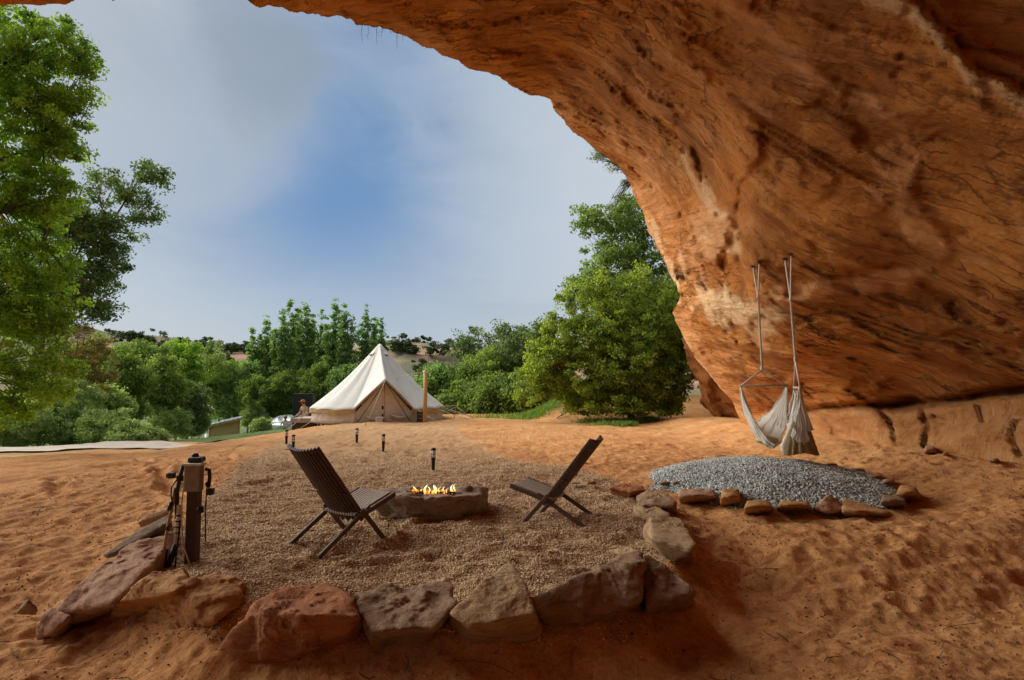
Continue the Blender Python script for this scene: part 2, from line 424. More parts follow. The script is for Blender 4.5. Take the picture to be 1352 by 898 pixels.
# ================================================================ CAVE
# (px, py, distance) readings of the rock face, plus directions out of the frame
ctl = [(985, 560, 18), (1080, 585, 13.6), (1200, 599, 11), (1352, 612, 9), (1600, 640, 7), (2300, 800, 4.6),
       (968, 530, 18.2), (1060, 540, 14.4), (1200, 528, 11.7), (1352, 512, 9.6), (1650, 500, 7.2), (2400, 450, 4.4),
       (930, 488, 18.5), (1040, 470, 12.4), (1200, 450, 9.9), (1352, 430, 8.1), (1700, 380, 5.7),
       (892, 412, 18.4), (1005, 400, 11.4), (1110, 390, 10), (1200, 360, 8.9), (1352, 320, 7.2), (1750, 230, 4.8),
       (872, 330, 17.8), (999, 345, 10.7), (1040, 338, 10.2), (1200, 250, 7.9), (1352, 200, 6.5), (1800, 0, 4.2),
       (835, 245, 17.2), (960, 200, 10.6), (1100, 120, 8.2), (1352, 0, 6.0), (1500, -300, 5.2),
       (762, 180, 17.0), (860, 110, 11.8), (1000, 0, 9.0), (720, 130, 16.6), (800, 20, 12.2),
       (650, 100, 16), (600, 80, 15.5), (640, 20, 13.4), (520, 45, 15.2), (430, 22, 14.8), (430, -80, 12.6), (315, 0, 14.5), (230, -14, 14.3), (148, 0, 14.0), (0, 8, 13.4),
       (-300, 60, 11.5), (-700, 200, 9), (-1200, 400, 7), (-100, -150, 11), (600, -250, 9.5), (1000, -400, 7), (-600, -400, 8.5),
       (985, 900, 14), (1400, 1000, 9), (400, 2500, 8), (-600, 1200, 10)]
dirs = []; rr = []
for a, b, Yd in ctl:
    d = ray(a, b); d = d*(Yd/d[1]); r0 = np.linalg.norm(d); dirs.append(d/r0); rr.append(r0)
for d, r0 in [((0, 0, 1), 7.4), ((0, -.5, .86), 6.6), ((0, -1, .2), 6.2), ((.7, -.7, .2), 5.6), ((1, 0, .2), 5.4), ((.7, 0, .7), 5.4), ((-.7, -.7, .2), 8), ((-1, 0, .2), 10.5), ((-.7, 0, .7), 9.5), ((-.5, -.5, -.7), 9), ((.5, -.5, -.7), 8), ((0, 0, -1), 8)]:
    d = np.array(d, float); dirs.append(d/np.linalg.norm(d)); rr.append(r0)
dirs = np.array(dirs); rr = np.log(np.array(rr))
def rbf_fit(D, v):
    n = len(D); K = np.linalg.norm(D[:, None]-D[None], axis=2)**1.5
    A = np.zeros((n+4, n+4)); A[:n, :n] = K+np.eye(n)*-.002; A[:n, n] = 1; A[:n, n+1:] = D; A[n, :n] = 1; A[n+1:, :n] = D.T
    return np.linalg.solve(A, np.concatenate([v, np.zeros(4)]))
W = rbf_fit(dirs, rr)
def rad_of(D):
    out = np.zeros(len(D))
    for k in range(0, len(D), 20000):
        d = D[k:k+20000]; K = np.linalg.norm(d[:, None]-dirs[None], axis=2)**1.5
        out[k:k+20000] = K @ W[:-4]+W[-4]+d @ W[-3:]
    return np.exp(out)
C0 = ray(400, 330); C0 /= np.linalg.norm(C0)
E1 = np.cross(C0, [0, 0, 1]); E1 /= np.linalg.norm(E1); E2 = np.cross(E1, C0)
lip = [(985, 566), (968, 531), (950, 512), (932, 490), (916, 470), (905, 450), (896, 432), (889, 413), (896, 395), (894, 378), (882, 355), (868, 330), (856, 305), (848, 285), (842, 262), (834, 243), (818, 222), (800, 205), (780, 194), (762, 180), (745, 158), (722, 131), (700, 124), (678, 113), (650, 99), (625, 90), (600, 79), (560, 62), (520, 45), (470, 29), (430, 22), (395, 17), (370, 12), (330, 4), (315, -1), (290, -12), (230, -16), (170, -8), (148, 1), (100, 2), (50, 5), (0, 8),
       (-150, -20), (-350, -160), (-500, 2500), (0, 2900), (500, 2900), (900, 1700), (1010, 900), (1000, 640)]
la = []; lr = []
for a, b in lip:
    d = ray(a, b); d /= np.linalg.norm(d)
    la.append(math.atan2(d @ E2, d @ E1)); lr.append(math.acos(d @ C0))
for az_, el_ in [(-62, 56), (-85, 60), (-104, 50), (-116, 30), (-122, 5), (-122, -25), (-110, -55), (-70, -65)]:  # unseen stretch of lip, shaped open left and behind to let sky fill in
    d = np.array([math.sin(rad(az_))*math.cos(rad(el_)), math.cos(rad(az_))*math.cos(rad(el_)), math.sin(rad(el_))])
    la.append(math.atan2(d @ E2, d @ E1)); lr.append(math.acos(d @ C0))
la = np.array(la); lr = np.array(lr); o_ = np.argsort(la); la = la[o_]; lr = lr[o_]
la3 = np.concatenate([la-2*math.pi, la, la+2*math.pi]); lr3 = np.concatenate([lr]*3)
# angular samples: dense where the frame sees it
def dens(n):
    g = np.linspace(-math.pi, math.pi, 4001); w = np.full_like(g, .22)
    for a, b in [(985, 560), (890, 400), (762, 180), (600, 79), (430, 22), (148, 0)]:
        d = ray(a, b); d /= np.linalg.norm(d); ang = math.atan2(d @ E2, d @ E1)
        w += 1.2*np.exp(-((g-ang)/.3)**2)
    cw = np.cumsum(w); cw = (cw-cw[0])/(cw[-1]-cw[0]); return np.interp(np.linspace(0, 1, n, endpoint=False), cw, g)
NA, NR = 900, 460
aa = dens(NA); rl = np.interp(aa, la3, lr3)
_j = np.stack([aa*22, aa*0, aa*0], 1); rl = rl+.0022*fbm(_j, 5, 611, .6)+.0011*np.round(fbm(_j*.8, 2, 621)*2)
tt = np.linspace(0, 1, NR)**1.25
RHO = rl[:, None]+(math.pi-.002-rl[:, None])*tt[None]
AA = np.repeat(aa[:, None], NR, 1)
D = (np.cos(RHO)[..., None]*C0+np.sin(RHO)[..., None]*(np.cos(AA)[..., None]*E1+np.sin(AA)[..., None]*E2)).reshape(-1, 3)
R0 = rad_of(D)
# picture-plane coordinates of each direction, for the seams that were surveyed from the photograph
df = np.maximum(D @ FW, 1e-3); QX = D[:, 0]/df*F+676; QY = 449-(D @ UP)/df*F; front = (D @ FW) > .15
wqx = QX.copy(); wqy = QY.copy()
def pdist(line, wig=0):
    d = np.full(len(D), 1e9)
    for (ax, ay), (bx, by) in zip(line[:-1], line[1:]):
        ex, ey = bx-ax, by-ay; t_ = np.clip(((wqx-ax)*ex+(wqy-ay)*ey)/(ex*ex+ey*ey), 0, 1)
        d = np.minimum(d, np.hypot(wqx-ax-t_*ex, wqy-ay-t_*ey))
    return np.where(front, d, 1e9)
W0 = CAM+D*R0[:, None]
wob = fbm(W0*1.3, 4, 301)
wqx += 7*fbm(W0*1.5, 4, 311, .5); wqy += 7*fbm(W0*1.5, 4, 321, .5)
# cross-bedding: three sets of strata, each with its own dip, blending into one another
def surf_at(px, py):
    d = ray(px, py); d /= np.linalg.norm(d); return CAM+d*float(rad_of(d[None])[0])
SETS = []
for px, py, sl in [(840, 110, 36), (1190, 420, 17), (1190, 120, 14), (960, 430, 12)]:
    a_ = rad(sl); p0 = surf_at(px, py); p1 = surf_at(px+30*math.cos(a_), py+30*math.sin(a_)); p2 = surf_at(px-30*math.sin(a_), py+30*math.cos(a_))
    u_ = (p1-p0)/np.linalg.norm(p1-p0); n_ = np.cross(u_, p2-p0); n_ /= np.linalg.norm(n_); b_ = np.cross(n_, u_); SETS.append((p0, u_, n_, b_))
wts = np.stack([1/(np.sum((W0-q[0])**2, 1)+.6)**1.5 for q in SETS], 1); wts /= wts.sum(1)[:, None]
BED_LEN, BED_FINE = 0, 0
dr = .26*fbm(W0*.33, 3, 101)
for k_, (p0, u_, n_, b_) in enumerate(SETS):
    Wb = np.stack([W0 @ u_, W0 @ n_, W0 @ b_], 1)+wob[:, None]*np.array([.2, .2, .06])
    led = fbm(Wb*np.array([.22, .35, 1.25]), 3, 131+k_*7)*2.6; fl = np.floor(led)
    ch = fbm(Wb*np.array([.42, .5, 2.3]), 2, 171+k_*7)*2.2; fc = np.floor(ch)
    q = .13*(fl+S(.78, 1, led-fl))+.060*(fc+S(.8, 1, ch-fc))+.040*ridge(Wb*np.array([.5, .7, 2.8]), 4, 151+k_*7)+.035*fbm(Wb*np.array([1.4, 1.6, 5.]), 4, 191+k_*7, .6)+.03*np.floor(1.7*fbm(Wb*np.array([1.3, 1.5, 4.]), 2, 231+k_*7))
    dr = dr+wts[:, k_]*q
dr = dr+.007*ridge(W0*11, 2, 195)
# scooped out spalls
sp = vnoise(W0*np.array([.55, .5, .8])+wob[:, None]*.4, 211); dr = dr+.12*S(.3, .5, sp)
# the bedding seam and ledge at the foot of the wall
seam_y = np.interp(QX, [960, 1040, 1120, 1200, 1280, 1352, 1500, 2300], [541, 545, 541, 531, 523, 514, 505, 450])+wob*5
ing = front & (QX > 960)
below = np.where(ing, QY-seam_y, -1e9); rise = S(975, 1060, QX)
dr = dr+rise*.55*np.exp(-(below/5.0)**2)*(below > -1e8)
dr = dr-rise*np.where(ing, .22*S(3, 12, below)+.25*S(10, 60, below), 0)
ledge = np.where(ing, S(0, 5, below), 0)*S(975, 1045, QX)
LED = ledge
# ledge running down from the top edge on the upper right
lineA = [(1080, -60), (1140, 0), (1190, 20), (1235, 52), (1262, 88), (1290, 118), (1330, 140), (1400, 185), (1600, 300)]
side = np.interp(QX, [p[0] for p in lineA], [p[1] for p in lineA])-QY+wob*9
dr = dr+np.where(front & (QX > 1070), .30*S(20, 34, side)-.36*S(-6, 1, side)*(1-S(20, 34, side))+.22*S(60, 64, side)-.2*S(30,36,side)*S(90,60,side), 0)*1.0
pale = np.where(front & (QX > 1070), S(-3, 4, side)*(1-S(20, 32, side)), 0)*.75
rose = np.where(front & (QX > 1100) & (QY < 260), S(24, 40, side), 0)*.55
def streak(line, w, amt, arr, soft=.5):
    d = pdist(line)+wob*w*.9; arr[:] = np.maximum(arr, amt*(1-S(w*soft, w*1.5, d)))
streak([(905, 207), (922, 232), (935, 262), (955, 300), (962, 335)], 8, 1.0, pale)
streak([(918, 300), (930, 285), (948, 300), (945, 330), (925, 340), (915, 322)], 14, .9, rose)
streak([(848, 290), (872, 320), (885, 355), (893, 385)], 8, .9, pale)
streak([(815, 190), (850, 215), (868, 262), (880, 300)], 9, .55, rose)
streak([(925, 395), (945, 408), (985, 418), (1012, 420)], 15, 1.0, pale)
streak([(1010, 395), (1060, 385), (1110, 375), (1180, 372)], 8, .85, rose)
streak([(960, 470), (985, 452), (1000, 455)], 9, .8, rose)
streak([(895, 420), (925, 470), (960, 520), (975, 545)], 10, .6, rose)
streak([(700, 130), (790, 165), (870, 200), (930, 250), (985, 300)], 6, .4, rose)
streak([(800, 95), (900, 150), (985, 215), (1010, 250)], 8, .40, rose)
streak([(950, 0), (1010, 40), (1050, 80), (1070, 110), (1130, 125), (1180, 150)], 6, .6, rose)
streak([(1180, 205), (1200, 260), (1215, 300), (1240, 335)], 17, .5, rose)
streak([(925, 300), (945, 330)], 9, .7, pale)
streak([(1100, 378), (1190, 366), (1215, 360)], 7, .9, rose)
streak([(890, 430), (915, 470), (950, 520)], 4, .8, pale)
streak([(1150, 250), (1215, 330), (1300, 345)], 5, .6, rose)
streak([(1330, 250), (1352, 300), (1360, 330)], 12, .7, rose)
streak([(840, 60), (900, 90), (960, 130), (1010, 150)], 5, .5, rose)
streak([(820, 250), (850, 300), (880, 340)], 12, .6, rose)
streak([(1040, 500), (1130, 470), (1200, 468)], 6, .4, rose)
streak([(400, 8), (520, 38), (640, 85), (740, 140)], 8, .4, rose)
for ln, w, dep in [([(1222, 542), (1226, 562), (1221, 592)], 4, .45), ([(1165, 545), (1180, 562), (1184, 580)], 3, .3), ([(1348, 555), (1340, 575), (1350, 600)], 4, .4), ([(1233, 556), (1246, 566)], 6, .4), ([(1090, 548), (1100, 560), (1097, 575)], 3, .25), ([(1290, 540), (1300, 552)], 4, .3), ([(918, 300), (948, 300), (945, 330), (915, 322)], 16, -.3),
                   ([(925, 400), (985, 420)], 12, -.25), ([(905, 352), (950, 362), (1000, 368), (1060, 372)], 16, .30),
                   ([(1120, 130), (1165, 180), (1185, 205)], 18, .12), ([(1180, 205), (1200, 260), (1215, 300), (1240, 335)], 20, -.12)]:
    d = pdist(ln)+wob*w*.6; dr = dr+dep*(1-S(w*.5, w*1.3, d))
lipn = 1-.6*np.exp(-(np.repeat(tt[None], NA, 0).ravel()/.006)**2)
scl = np.clip(R0/11, .45, 1.15)
smooth_ = .26*fbm(W0*.33, 3, 101)+rise*(.55*np.exp(-(below/5.0)**2)*(below > -1e8)-np.where(ing, .22*S(3, 12, below)+.25*S(10, 60, below), 0))+.05*fbm(W0*1.6, 4, 222)-.06*S(.2, .5, vnoise(W0*1.1, 229))
dr = dr*(1-.5*LED)+smooth_*.5*LED
R1 = R0+dr*scl*lipn*.85
V = CAM+D*R1[:, None]
inner = V.reshape(NA, NR, 3)
# outer shell of the cliff: lip rolls over, then climbs up and back
NO = 46; to = np.linspace(0, 1, NO+1)[1:]
rimT = .03+.97*to**1.7
ROo = rl[:, None]+(math.pi-.002-rl[:, None])*(rimT[None]*1.0)
AO = np.repeat(aa[:, None], NO, 1)
DO = (np.cos(ROo)[..., None]*C0+np.sin(ROo)[..., None]*(np.cos(AO)[..., None]*E1+np.sin(AO)[..., None]*E2)).reshape(-1, 3)
RO = rad_of(DO); grow = np.repeat((.10+.9*to**.7)[None], NA, 0).ravel()
WO = CAM+DO*RO[:, None]
RO = RO+grow*(7+2*fbm(WO*.4, 3, 401))+.35
VO = (CAM+DO*RO[:, None]).reshape(NA, NO, 3)
allv = np.concatenate([VO[:, ::-1], inner], 1)
z0 = np.zeros((NA, NO))
def cat(a): return np.concatenate([z0, a.reshape(NA, NR)], 1).ravel()
me = npmesh('rock_alcove', allv.reshape(-1, 3), gridfaces(NA, NO+NR, True), {'pale': cat(pale), 'rose': cat(rose), 'ledge': cat(ledge), **{'set%d' % k_: cat(wts[:, k_]**2.5/(wts**2.5).sum(1)) for k_ in range(4)}})
M['cave'] = cavemat()
cave = link('rock_alcove', me, M['cave'])
props(cave, 'huge overhanging orange sandstone alcove arching over the sand', 'rock overhang')
bvh = BVHTree.FromPolygons([tuple(v) for v in inner[:, ::3].reshape(-1, 3)], gridfaces(NA, len(range(0, NR, 3)), True).tolist())
def cavehit(px, py):
    d = Vector(ray(px, py)).normalized(); h = bvh.ray_cast(Vector(CAM), d)
    return h[0], h[1]
# ================================================================ PLANTS
M['leaf_bright'] = leafmat('bright_leaves', (.105, .205, .028), (.30, .48, .06), .5)
M['leaf_mid'] = leafmat('mid_green_leaves', (.095, .160, .042), (.24, .34, .085), .5)
M['leaf_dark'] = leafmat('dark_leaves', (.06, .105, .035), (.15, .23, .07), .45)
M['leaf_olive'] = leafmat('olive_leaves', (.10, .15, .058), (.21, .28, .115), .4)
M['leaf_sage'] = leafmat('sage_leaves', (.24, .34, .14), (.44, .56, .26), .5)
M['leaf_poplar'] = leafmat('poplar_leaves', (.11, .20, .07), (.26, .40, .14), .5)
M['leaf_brown'] = leafmat('dry_brown_leaves', (.13, .105, .035), (.28, .235, .075), .4)
M['leaf_juniper'] = leafmat('juniper_needles', (.045, .070, .028), (.10, .14, .055), .2)
M['grassm'] = leafmat('grass_blades', (.09, .17, .03), (.22, .34, .07), .4)

M['leaf_fresh'] = leafmat('fresh_leaves', (.12, .185, .030), (.32, .41, .065), .5)
def leaves(name, mat, lobes, n, size, parent=None, clump=90, spread=.45, shell=.55, droop=0, aspect=.55):
    """lobes (cx,cy,cz,rx,ry,rz) in world metres"""
    L = np.array(lobes, float); vol = (L[:, 3]*L[:, 4]*L[:, 5])**.72; vol /= vol.sum()
    nc = max(4, n//clump); li = RG.choice(len(L), nc, p=vol); l = L[li]
    d = RG.normal(size=(nc, 3)); d /= np.linalg.norm(d, axis=1)[:, None]
    q = shell+(1-shell)*RG.random(nc)**.7; q = np.where(RG.random(nc) < .12, q*RG.uniform(1.02, 1.18, nc), q)
    cc = l[:, :3]+d*l[:, 3:]*q[:, None]
    csz = spread*RG.uniform(.5, 1.35, nc)
    k = RG.integers(0, nc, n)
    off = RG.normal(size=(n, 3)); off /= (np.linalg.norm(off, axis=1)[:, None]+1e-6); off *= (RG.random(n)**.55)[:, None]
    off[:, 2] *= .62
    c = cc[k]+off*csz[k][:, None]
    c[:, 2] -= droop*RG.random(n)*np.abs(off[:, 0])
    a = RG.normal(size=(n, 3)); a[:, 2] -= droop*1.5; a /= np.linalg.norm(a, axis=1)[:, None]
    b = RG.normal(size=(n, 3)); b = np.cross(a, b); b /= (np.linalg.norm(b, axis=1)[:, None]+1e-6)
    nn = np.cross(a, b)
    s = size*RG.uniform(.55, 1.3, n)[:, None]
    v = np.stack([c-a*s*.5, c+b*s*.5*aspect+nn*s*.10, c+a*s*.5, c-b*s*.5*aspect+nn*s*.10], 1).reshape(-1, 3)
    f = np.arange(4*n).reshape(n, 4)
    tone = np.clip(.5+.33*RG.normal(size=nc)[k]+.2*RG.normal(size=n), 0, 1)
    me = npmesh(name, v, f, {'tone': np.repeat(tone, 4)})
    o = link(name, me, mat, parent, smooth=False); return o, cc

def limbs(mb, base, cc, r0, nmain=7, twigs=60, lean=1, topz=None):
    """tapered trunk, limbs, twigs towards clump centres"""
    base = Vector(base); cc = [Vector(c) for c in cc]; cen = sum(cc, Vector())/len(cc); top = Vector((cen.x*lean, cen.y*lean, max(c.z for c in cc)*.75+cen.z*.25))
    pts = []; 
    for i in range(9):
        t = i/8; p = base.lerp(top, t)+Vector((random.uniform(-1, 1), random.uniform(-1, 1), 0))*r0*1.1*(0 < i < 9)
        pts.append(p)
    mb.tube(pts, [r0*(1.25 if i == 0 else 1)*(1-.86*i/8) for i in range(9)], 9)
    mains = random.sample(cc, min(nmain, len(cc))); nodes = list(pts[3:])
    for m in mains:
        h = random.choice(pts[2:7]); k = pts.index(h); r = r0*(1-.86*k/8)*.55
        mid = h.lerp(m, .5)+Vector((random.uniform(-.3, .3), random.uniform(-.3, .3), .25*(m-h).length*random.uniform(.2, .6)))*.6
        q = [h, h.lerp(mid, .5)+Vector((0, 0, .05)), mid, mid.lerp(m, .6), m]
        mb.tube(q, [r, r*.8, r*.6, r*.38, r*.12], 6); nodes += q[1:4]
    for m in random.sample(cc, min(twigs, len(cc))):
        h = min(nodes, key=lambda p: (p-m).length)
        mid = h.lerp(m, .55)+Vector([random.uniform(-.12, .12)*(m-h).length for _ in range(3)])
        mb.tube([h, mid, m], [r0*.10, r0*.06, r0*.02], 4, False)

def lobepx(px, py, Y, rx, ry, rd=None):
    """a lobe measured in picture units at distance Y"""
    p = at(px, py, Y); k = Y/F; return (p[0], p[1], p[2], rx*k, (rd if rd is not None else rx)*k, ry*k)
def groundz(x, y):
    if y > 88: return HillZ(x, y)
    return H1(x, y)
def tree(name, label, cat, base_px, Y, lobes, n, size, mat, r0=.12, group=None, bark='bark', nmain=7, twigs=60, crown='crown', **kw):
    if name in ('willow_tree', 'round_tree', 'pale_shrub'):
        c0 = lobes[0]; lobes = list(lobes)
        for _ in range(9 if name != 'round_tree' else 6):
            a_ = random.uniform(-.3, 3.5); k_ = random.uniform(.85, 1.2); lobes.append((c0[0]+math.cos(a_)*c0[2]*k_, c0[1]-math.sin(a_)*c0[3]*k_, c0[2]*random.uniform(.12, .3), c0[3]*random.uniform(.15, .4)))
        for _ in range(3): lobes.append((c0[0]+random.uniform(-1, 1)*c0[2], c0[1]+c0[3]*random.uniform(.6, 1), c0[2]*.35, c0[3]*.25))
        n = int(n*1.3)
    bx = (base_px-676)/F*Y; bz = groundz(bx, Y)
    e = empty(name, (bx, Y, bz), label, cat, group)
    L = [(l[0]-bx, l[1]-Y, l[2]-bz, l[3], l[4], l[5]) for l in [lobepx(*q[:2], Y+(q[4] if len(q) > 4 else 0), q[2], q[3]) for q in lobes]]
    o, cc = leaves(crown, M[mat], L, n, size, e, **kw)
    mb = MB(); limbs(mb, (0, 0, -.15), cc, r0, nmain, twigs, .1 if name == 'broadleaf_tree' else 1); mb.build('trunk', M[bark], e, True)
    return e

# --- big trees on the near side of the track
tree('broadleaf_tree', 'tall bright green leafy tree filling the side edge of the view', 'tree', -130, 16.5,
     [(-40, 60, 100, 75), (30, 95, 62, 58), (78, 60, 40, 36), (105, 70, 26, 20), (-30, 190, 110, 90), (62, 160, 52, 45), (100, 130, 26, 24), (-20, 300, 95, 80), (55, 250, 46, 44), (-40, 400, 100, 85), (50, 345, 50, 46), (20, 440, 62, 52), (60, 410, 42, 40), (5, 505, 55, 36), (112, 95, 22, 12), (95, 200, 20, 20), (60, 25, 26, 12), (25, 30, 30, 20), (-20, 545, 50, 26), (50, 520, 40, 28), (84, 492, 24, 22), (100, 170, 16, 14), (75, 130, 30, 40)],
     100000, .115, 'leaf_bright', .24, nmain=16, twigs=400, clump=70, spread=.34, shell=.40)
tree('oak_tree', 'darker small-leaved tree reaching out from behind the bright green tree', 'tree', 20, 25.5,
     [(150, 250, 36, 22), (190, 225, 26, 18), (205, 245, 17, 26), (195, 285, 20, 16), (120, 300, 40, 40), (150, 310, 30, 26), (110, 370, 44, 40), (145, 350, 26, 28), (125, 410, 30, 20), (60, 380, 60, 60), (80, 300, 40, 40)],
     34000, .145, 'leaf_dark', .2, nmain=14, twigs=200, clump=75, spread=.48, shell=.35)
tree('dry_tree', 'half-dead tree of brown leaves below the dark oak branches', 'tree', 95, 26.5,
     [(108, 462, 36, 30), (130, 480, 24, 28), (85, 480, 34, 34), (112, 505, 40, 26)], 14000, .10, 'leaf_brown', .1, nmain=6, twigs=80, spread=.35)
tree('rock_side_tree', 'tall green tree rising beside the edge of the rock overhang', 'tree', 850, 31,
     [(800, 300, 34, 26), (835, 290, 40, 30), (775, 290, 20, 16), (870, 330, 36, 34), (810, 345, 42, 34), (850, 385, 52, 44), (790, 385, 34, 30), (895, 400, 36, 40), (768, 375, 18, 12), (905, 450, 40, 40), (755, 385, 12, 8), (840, 450, 60, 40)],
     46000, .17, 'leaf_mid', .22, nmain=14, twigs=170, clump=80, spread=.62, shell=.4)
tree('maple_bush', 'large bright green bush spreading at the foot of the rock overhang', 'bush', 835, 25.5,
     [(800, 430, 42, 30), (850, 440, 45, 36), (765, 455, 44, 34), (735, 470, 34, 28), (880, 470, 30, 34), (820, 480, 60, 40), (865, 500, 42, 32), (780, 495, 50, 34), (840, 515, 46, 22), (800, 518, 40, 18), (725, 500, 28, 24), (885, 505, 22, 26), (845, 405, 22, 20), (760, 425, 20, 14), (865, 528, 40, 14), (765, 520, 30, 16), (815, 532, 60, 14), (890, 440, 24, 30), (860, 538, 45, 10), (770, 536, 30, 12), (905, 480, 16, 40), (725, 480, 34, 34), (706, 500, 18, 22), (745, 445, 26, 24), (810, 400, 30, 24), (870, 410, 30, 26), (700, 520, 20, 16), (780, 415, 26, 20), (742, 408, 18, 20), (762, 385, 15, 18), (728, 432, 14, 16), (710, 456, 12, 15), (790, 372, 20, 18), (835, 378, 26, 18), (880, 388, 20, 22), (902, 432, 15, 24), (696, 485, 10, 14), (850, 360, 12, 14)],
     105000, .125, 'leaf_fresh', .14, nmain=14, twigs=160, clump=55, spread=.32, shell=.6)
lb = at(838, 232, 19.3); le = empty('lip_shrub', lb, 'thin twiggy shrub hanging over the edge of the overhang into the sky', 'shrub')
LL = [lobepx(*q, 19.6, *r_) for q, r_ in (((792, 206), (17, 7)), ((812, 220), (14, 8)), ((800, 198), (22, 7)), ((826, 240), (8, 9)), ((818, 262), (10, 8)), ((806, 276), (9, 6)))]
LL = [(a-lb[0], b-lb[1], c-lb[2], d, e_, f) for a, b, c, d, e_, f in LL]
o_l, cc_l = leaves('foliage', M['leaf_olive'], LL, 1500, .075, le, clump=16, spread=.2, shell=.2)
mb = MB()
for c in cc_l:
    c = Vector(c); m_ = c*.5+Vector((random.uniform(-.1, .1), 0, random.uniform(.0, .2))); mb.tube([(random.uniform(0, .2), .1, random.uniform(-.2, .1)), m_, c], [.02, .010, .003], 4, False)
mb.build('stems', M['bark'], le, True)

# --- dark round trees between the tent and the bright bush
for i, (px, py, rx, ry, Y, m, lab) in enumerate([
        (600, 512, 32, 30, 37, 'leaf_olive', 'dark olive tree close behind the leaning guy ropes of the tent'),
        (645, 498, 34, 36, 35, 'leaf_mid', 'round dusky green tree between tent and bright bush'),
        (682, 480, 34, 44, 36, 'leaf_olive', 'tall olive green tree touching the big bright bush'),
        (578, 502, 20, 18, 44, 'leaf_olive', 'small olive tree peeking over the tent roof slope'),
        (655, 525, 40, 26, 32.5, 'leaf_mid', 'low wide green bush behind the bare soil slope'),
        (612, 530, 30, 20, 33.5, 'leaf_mid', 'low green bush beside the tall timber post'),
        (715, 515, 30, 26, 31, 'leaf_mid', 'yellowish green bush on top of the bare soil bank'),
        (570, 515, 26, 26, 35, 'leaf_poplar', 'green bush just behind the tent wall and timber post')]):
    tree('round_tree', lab, 'tree', px, Y, [(px, py, rx, ry), (px-rx*.5, py+ry*.3, rx*.7, ry*.6), (px+rx*.5, py+ry*.25, rx*.7, ry*.65), (px+rx*.1, py-ry*.55, rx*.6, ry*.45)],
         10500, .17, m, .1, group='trees behind the tent', nmain=6, twigs=40, clump=60, spread=.5)
for i, (px, py, rx, ry, Y, lab) in enumerate([
        (622, 448, 26, 18, 40, 'sparse tree with open twiggy crown nearest the tent'),
        (663, 452, 22, 20, 39, 'sparse dark tree with open twiggy crown against pale sky'),
        (692, 446, 22, 20, 38, 'sparse tree leaning toward the big bright bush'),
        (717, 436, 16, 18, 34, 'thin see-through tree standing against the big bright bush')]):
    tree('sparse_tree', lab, 'tree', px, Y, [(px, py, rx, ry), (px-rx*.5, py+ry*.8, rx*.7, ry), (px+rx*.4, py+ry*1.2, rx*.8, ry*.9)],
         2600, .17, 'leaf_dark', .07, group='sparse trees behind the tent', nmain=8, twigs=70, clump=22, spread=.38, shell=.3)

# --- poplars
POP = [(334, 444, 12, 46, 'poplar_tree', 'narrow poplar at the outer end of the row, away from the tent'), (352, 426, 14, 46, '', 'second poplar from the outer end of the row'), (371, 420, 13, 45, '', 'poplar with several close spires standing over the yellow shed side'),
       (386, 407, 15, 47, '', 'tallest poplar, its tip highest of the row'), (404, 412, 13, 45, '', 'poplar directly above the black cabinet'), (423, 420, 12, 48, '', 'slim poplar between two sky gaps in the row'),
       (441, 408, 14, 46, '', 'yellow-tipped tall poplar over the tent eave'), (457, 414, 12, 45, '', 'poplar whose tip stands left of the widest sky gap'), (484, 416, 13, 46, '', 'poplar just above the tent peak'),
       (502, 430, 12, 48, '', 'lowest poplar, at the end of the row behind the tent peak')]
for px, ty, w, Y, _, lab in POP:
    L = []; H_ = 552-ty
    for s_ in range(4):
        ox = (0, -w*.62, w*.6, w*.15)[s_]+random.uniform(-2, 2); tp = ty-10+(0, random.uniform(8, 26), random.uniform(4, 24), random.uniform(14, 40))[s_]; q = 0; yy_ = tp+6
        while yy_ < 545: 
            f_ = min(1, (yy_-tp)/55); L.append((px+ox*(1-.1*f_)+random.uniform(-2.2, 2.2), yy_, (3+5*f_)*random.uniform(.7, 1.25), 9+4*f_)); yy_ += 9+4*f_
    tree('poplar_tree', lab, 'tree', px, Y, L, 15000, .17, 'leaf_poplar', .16, group='row of poplars', bark='palebark', nmain=8, twigs=40, clump=26, spread=.26, shell=.1)

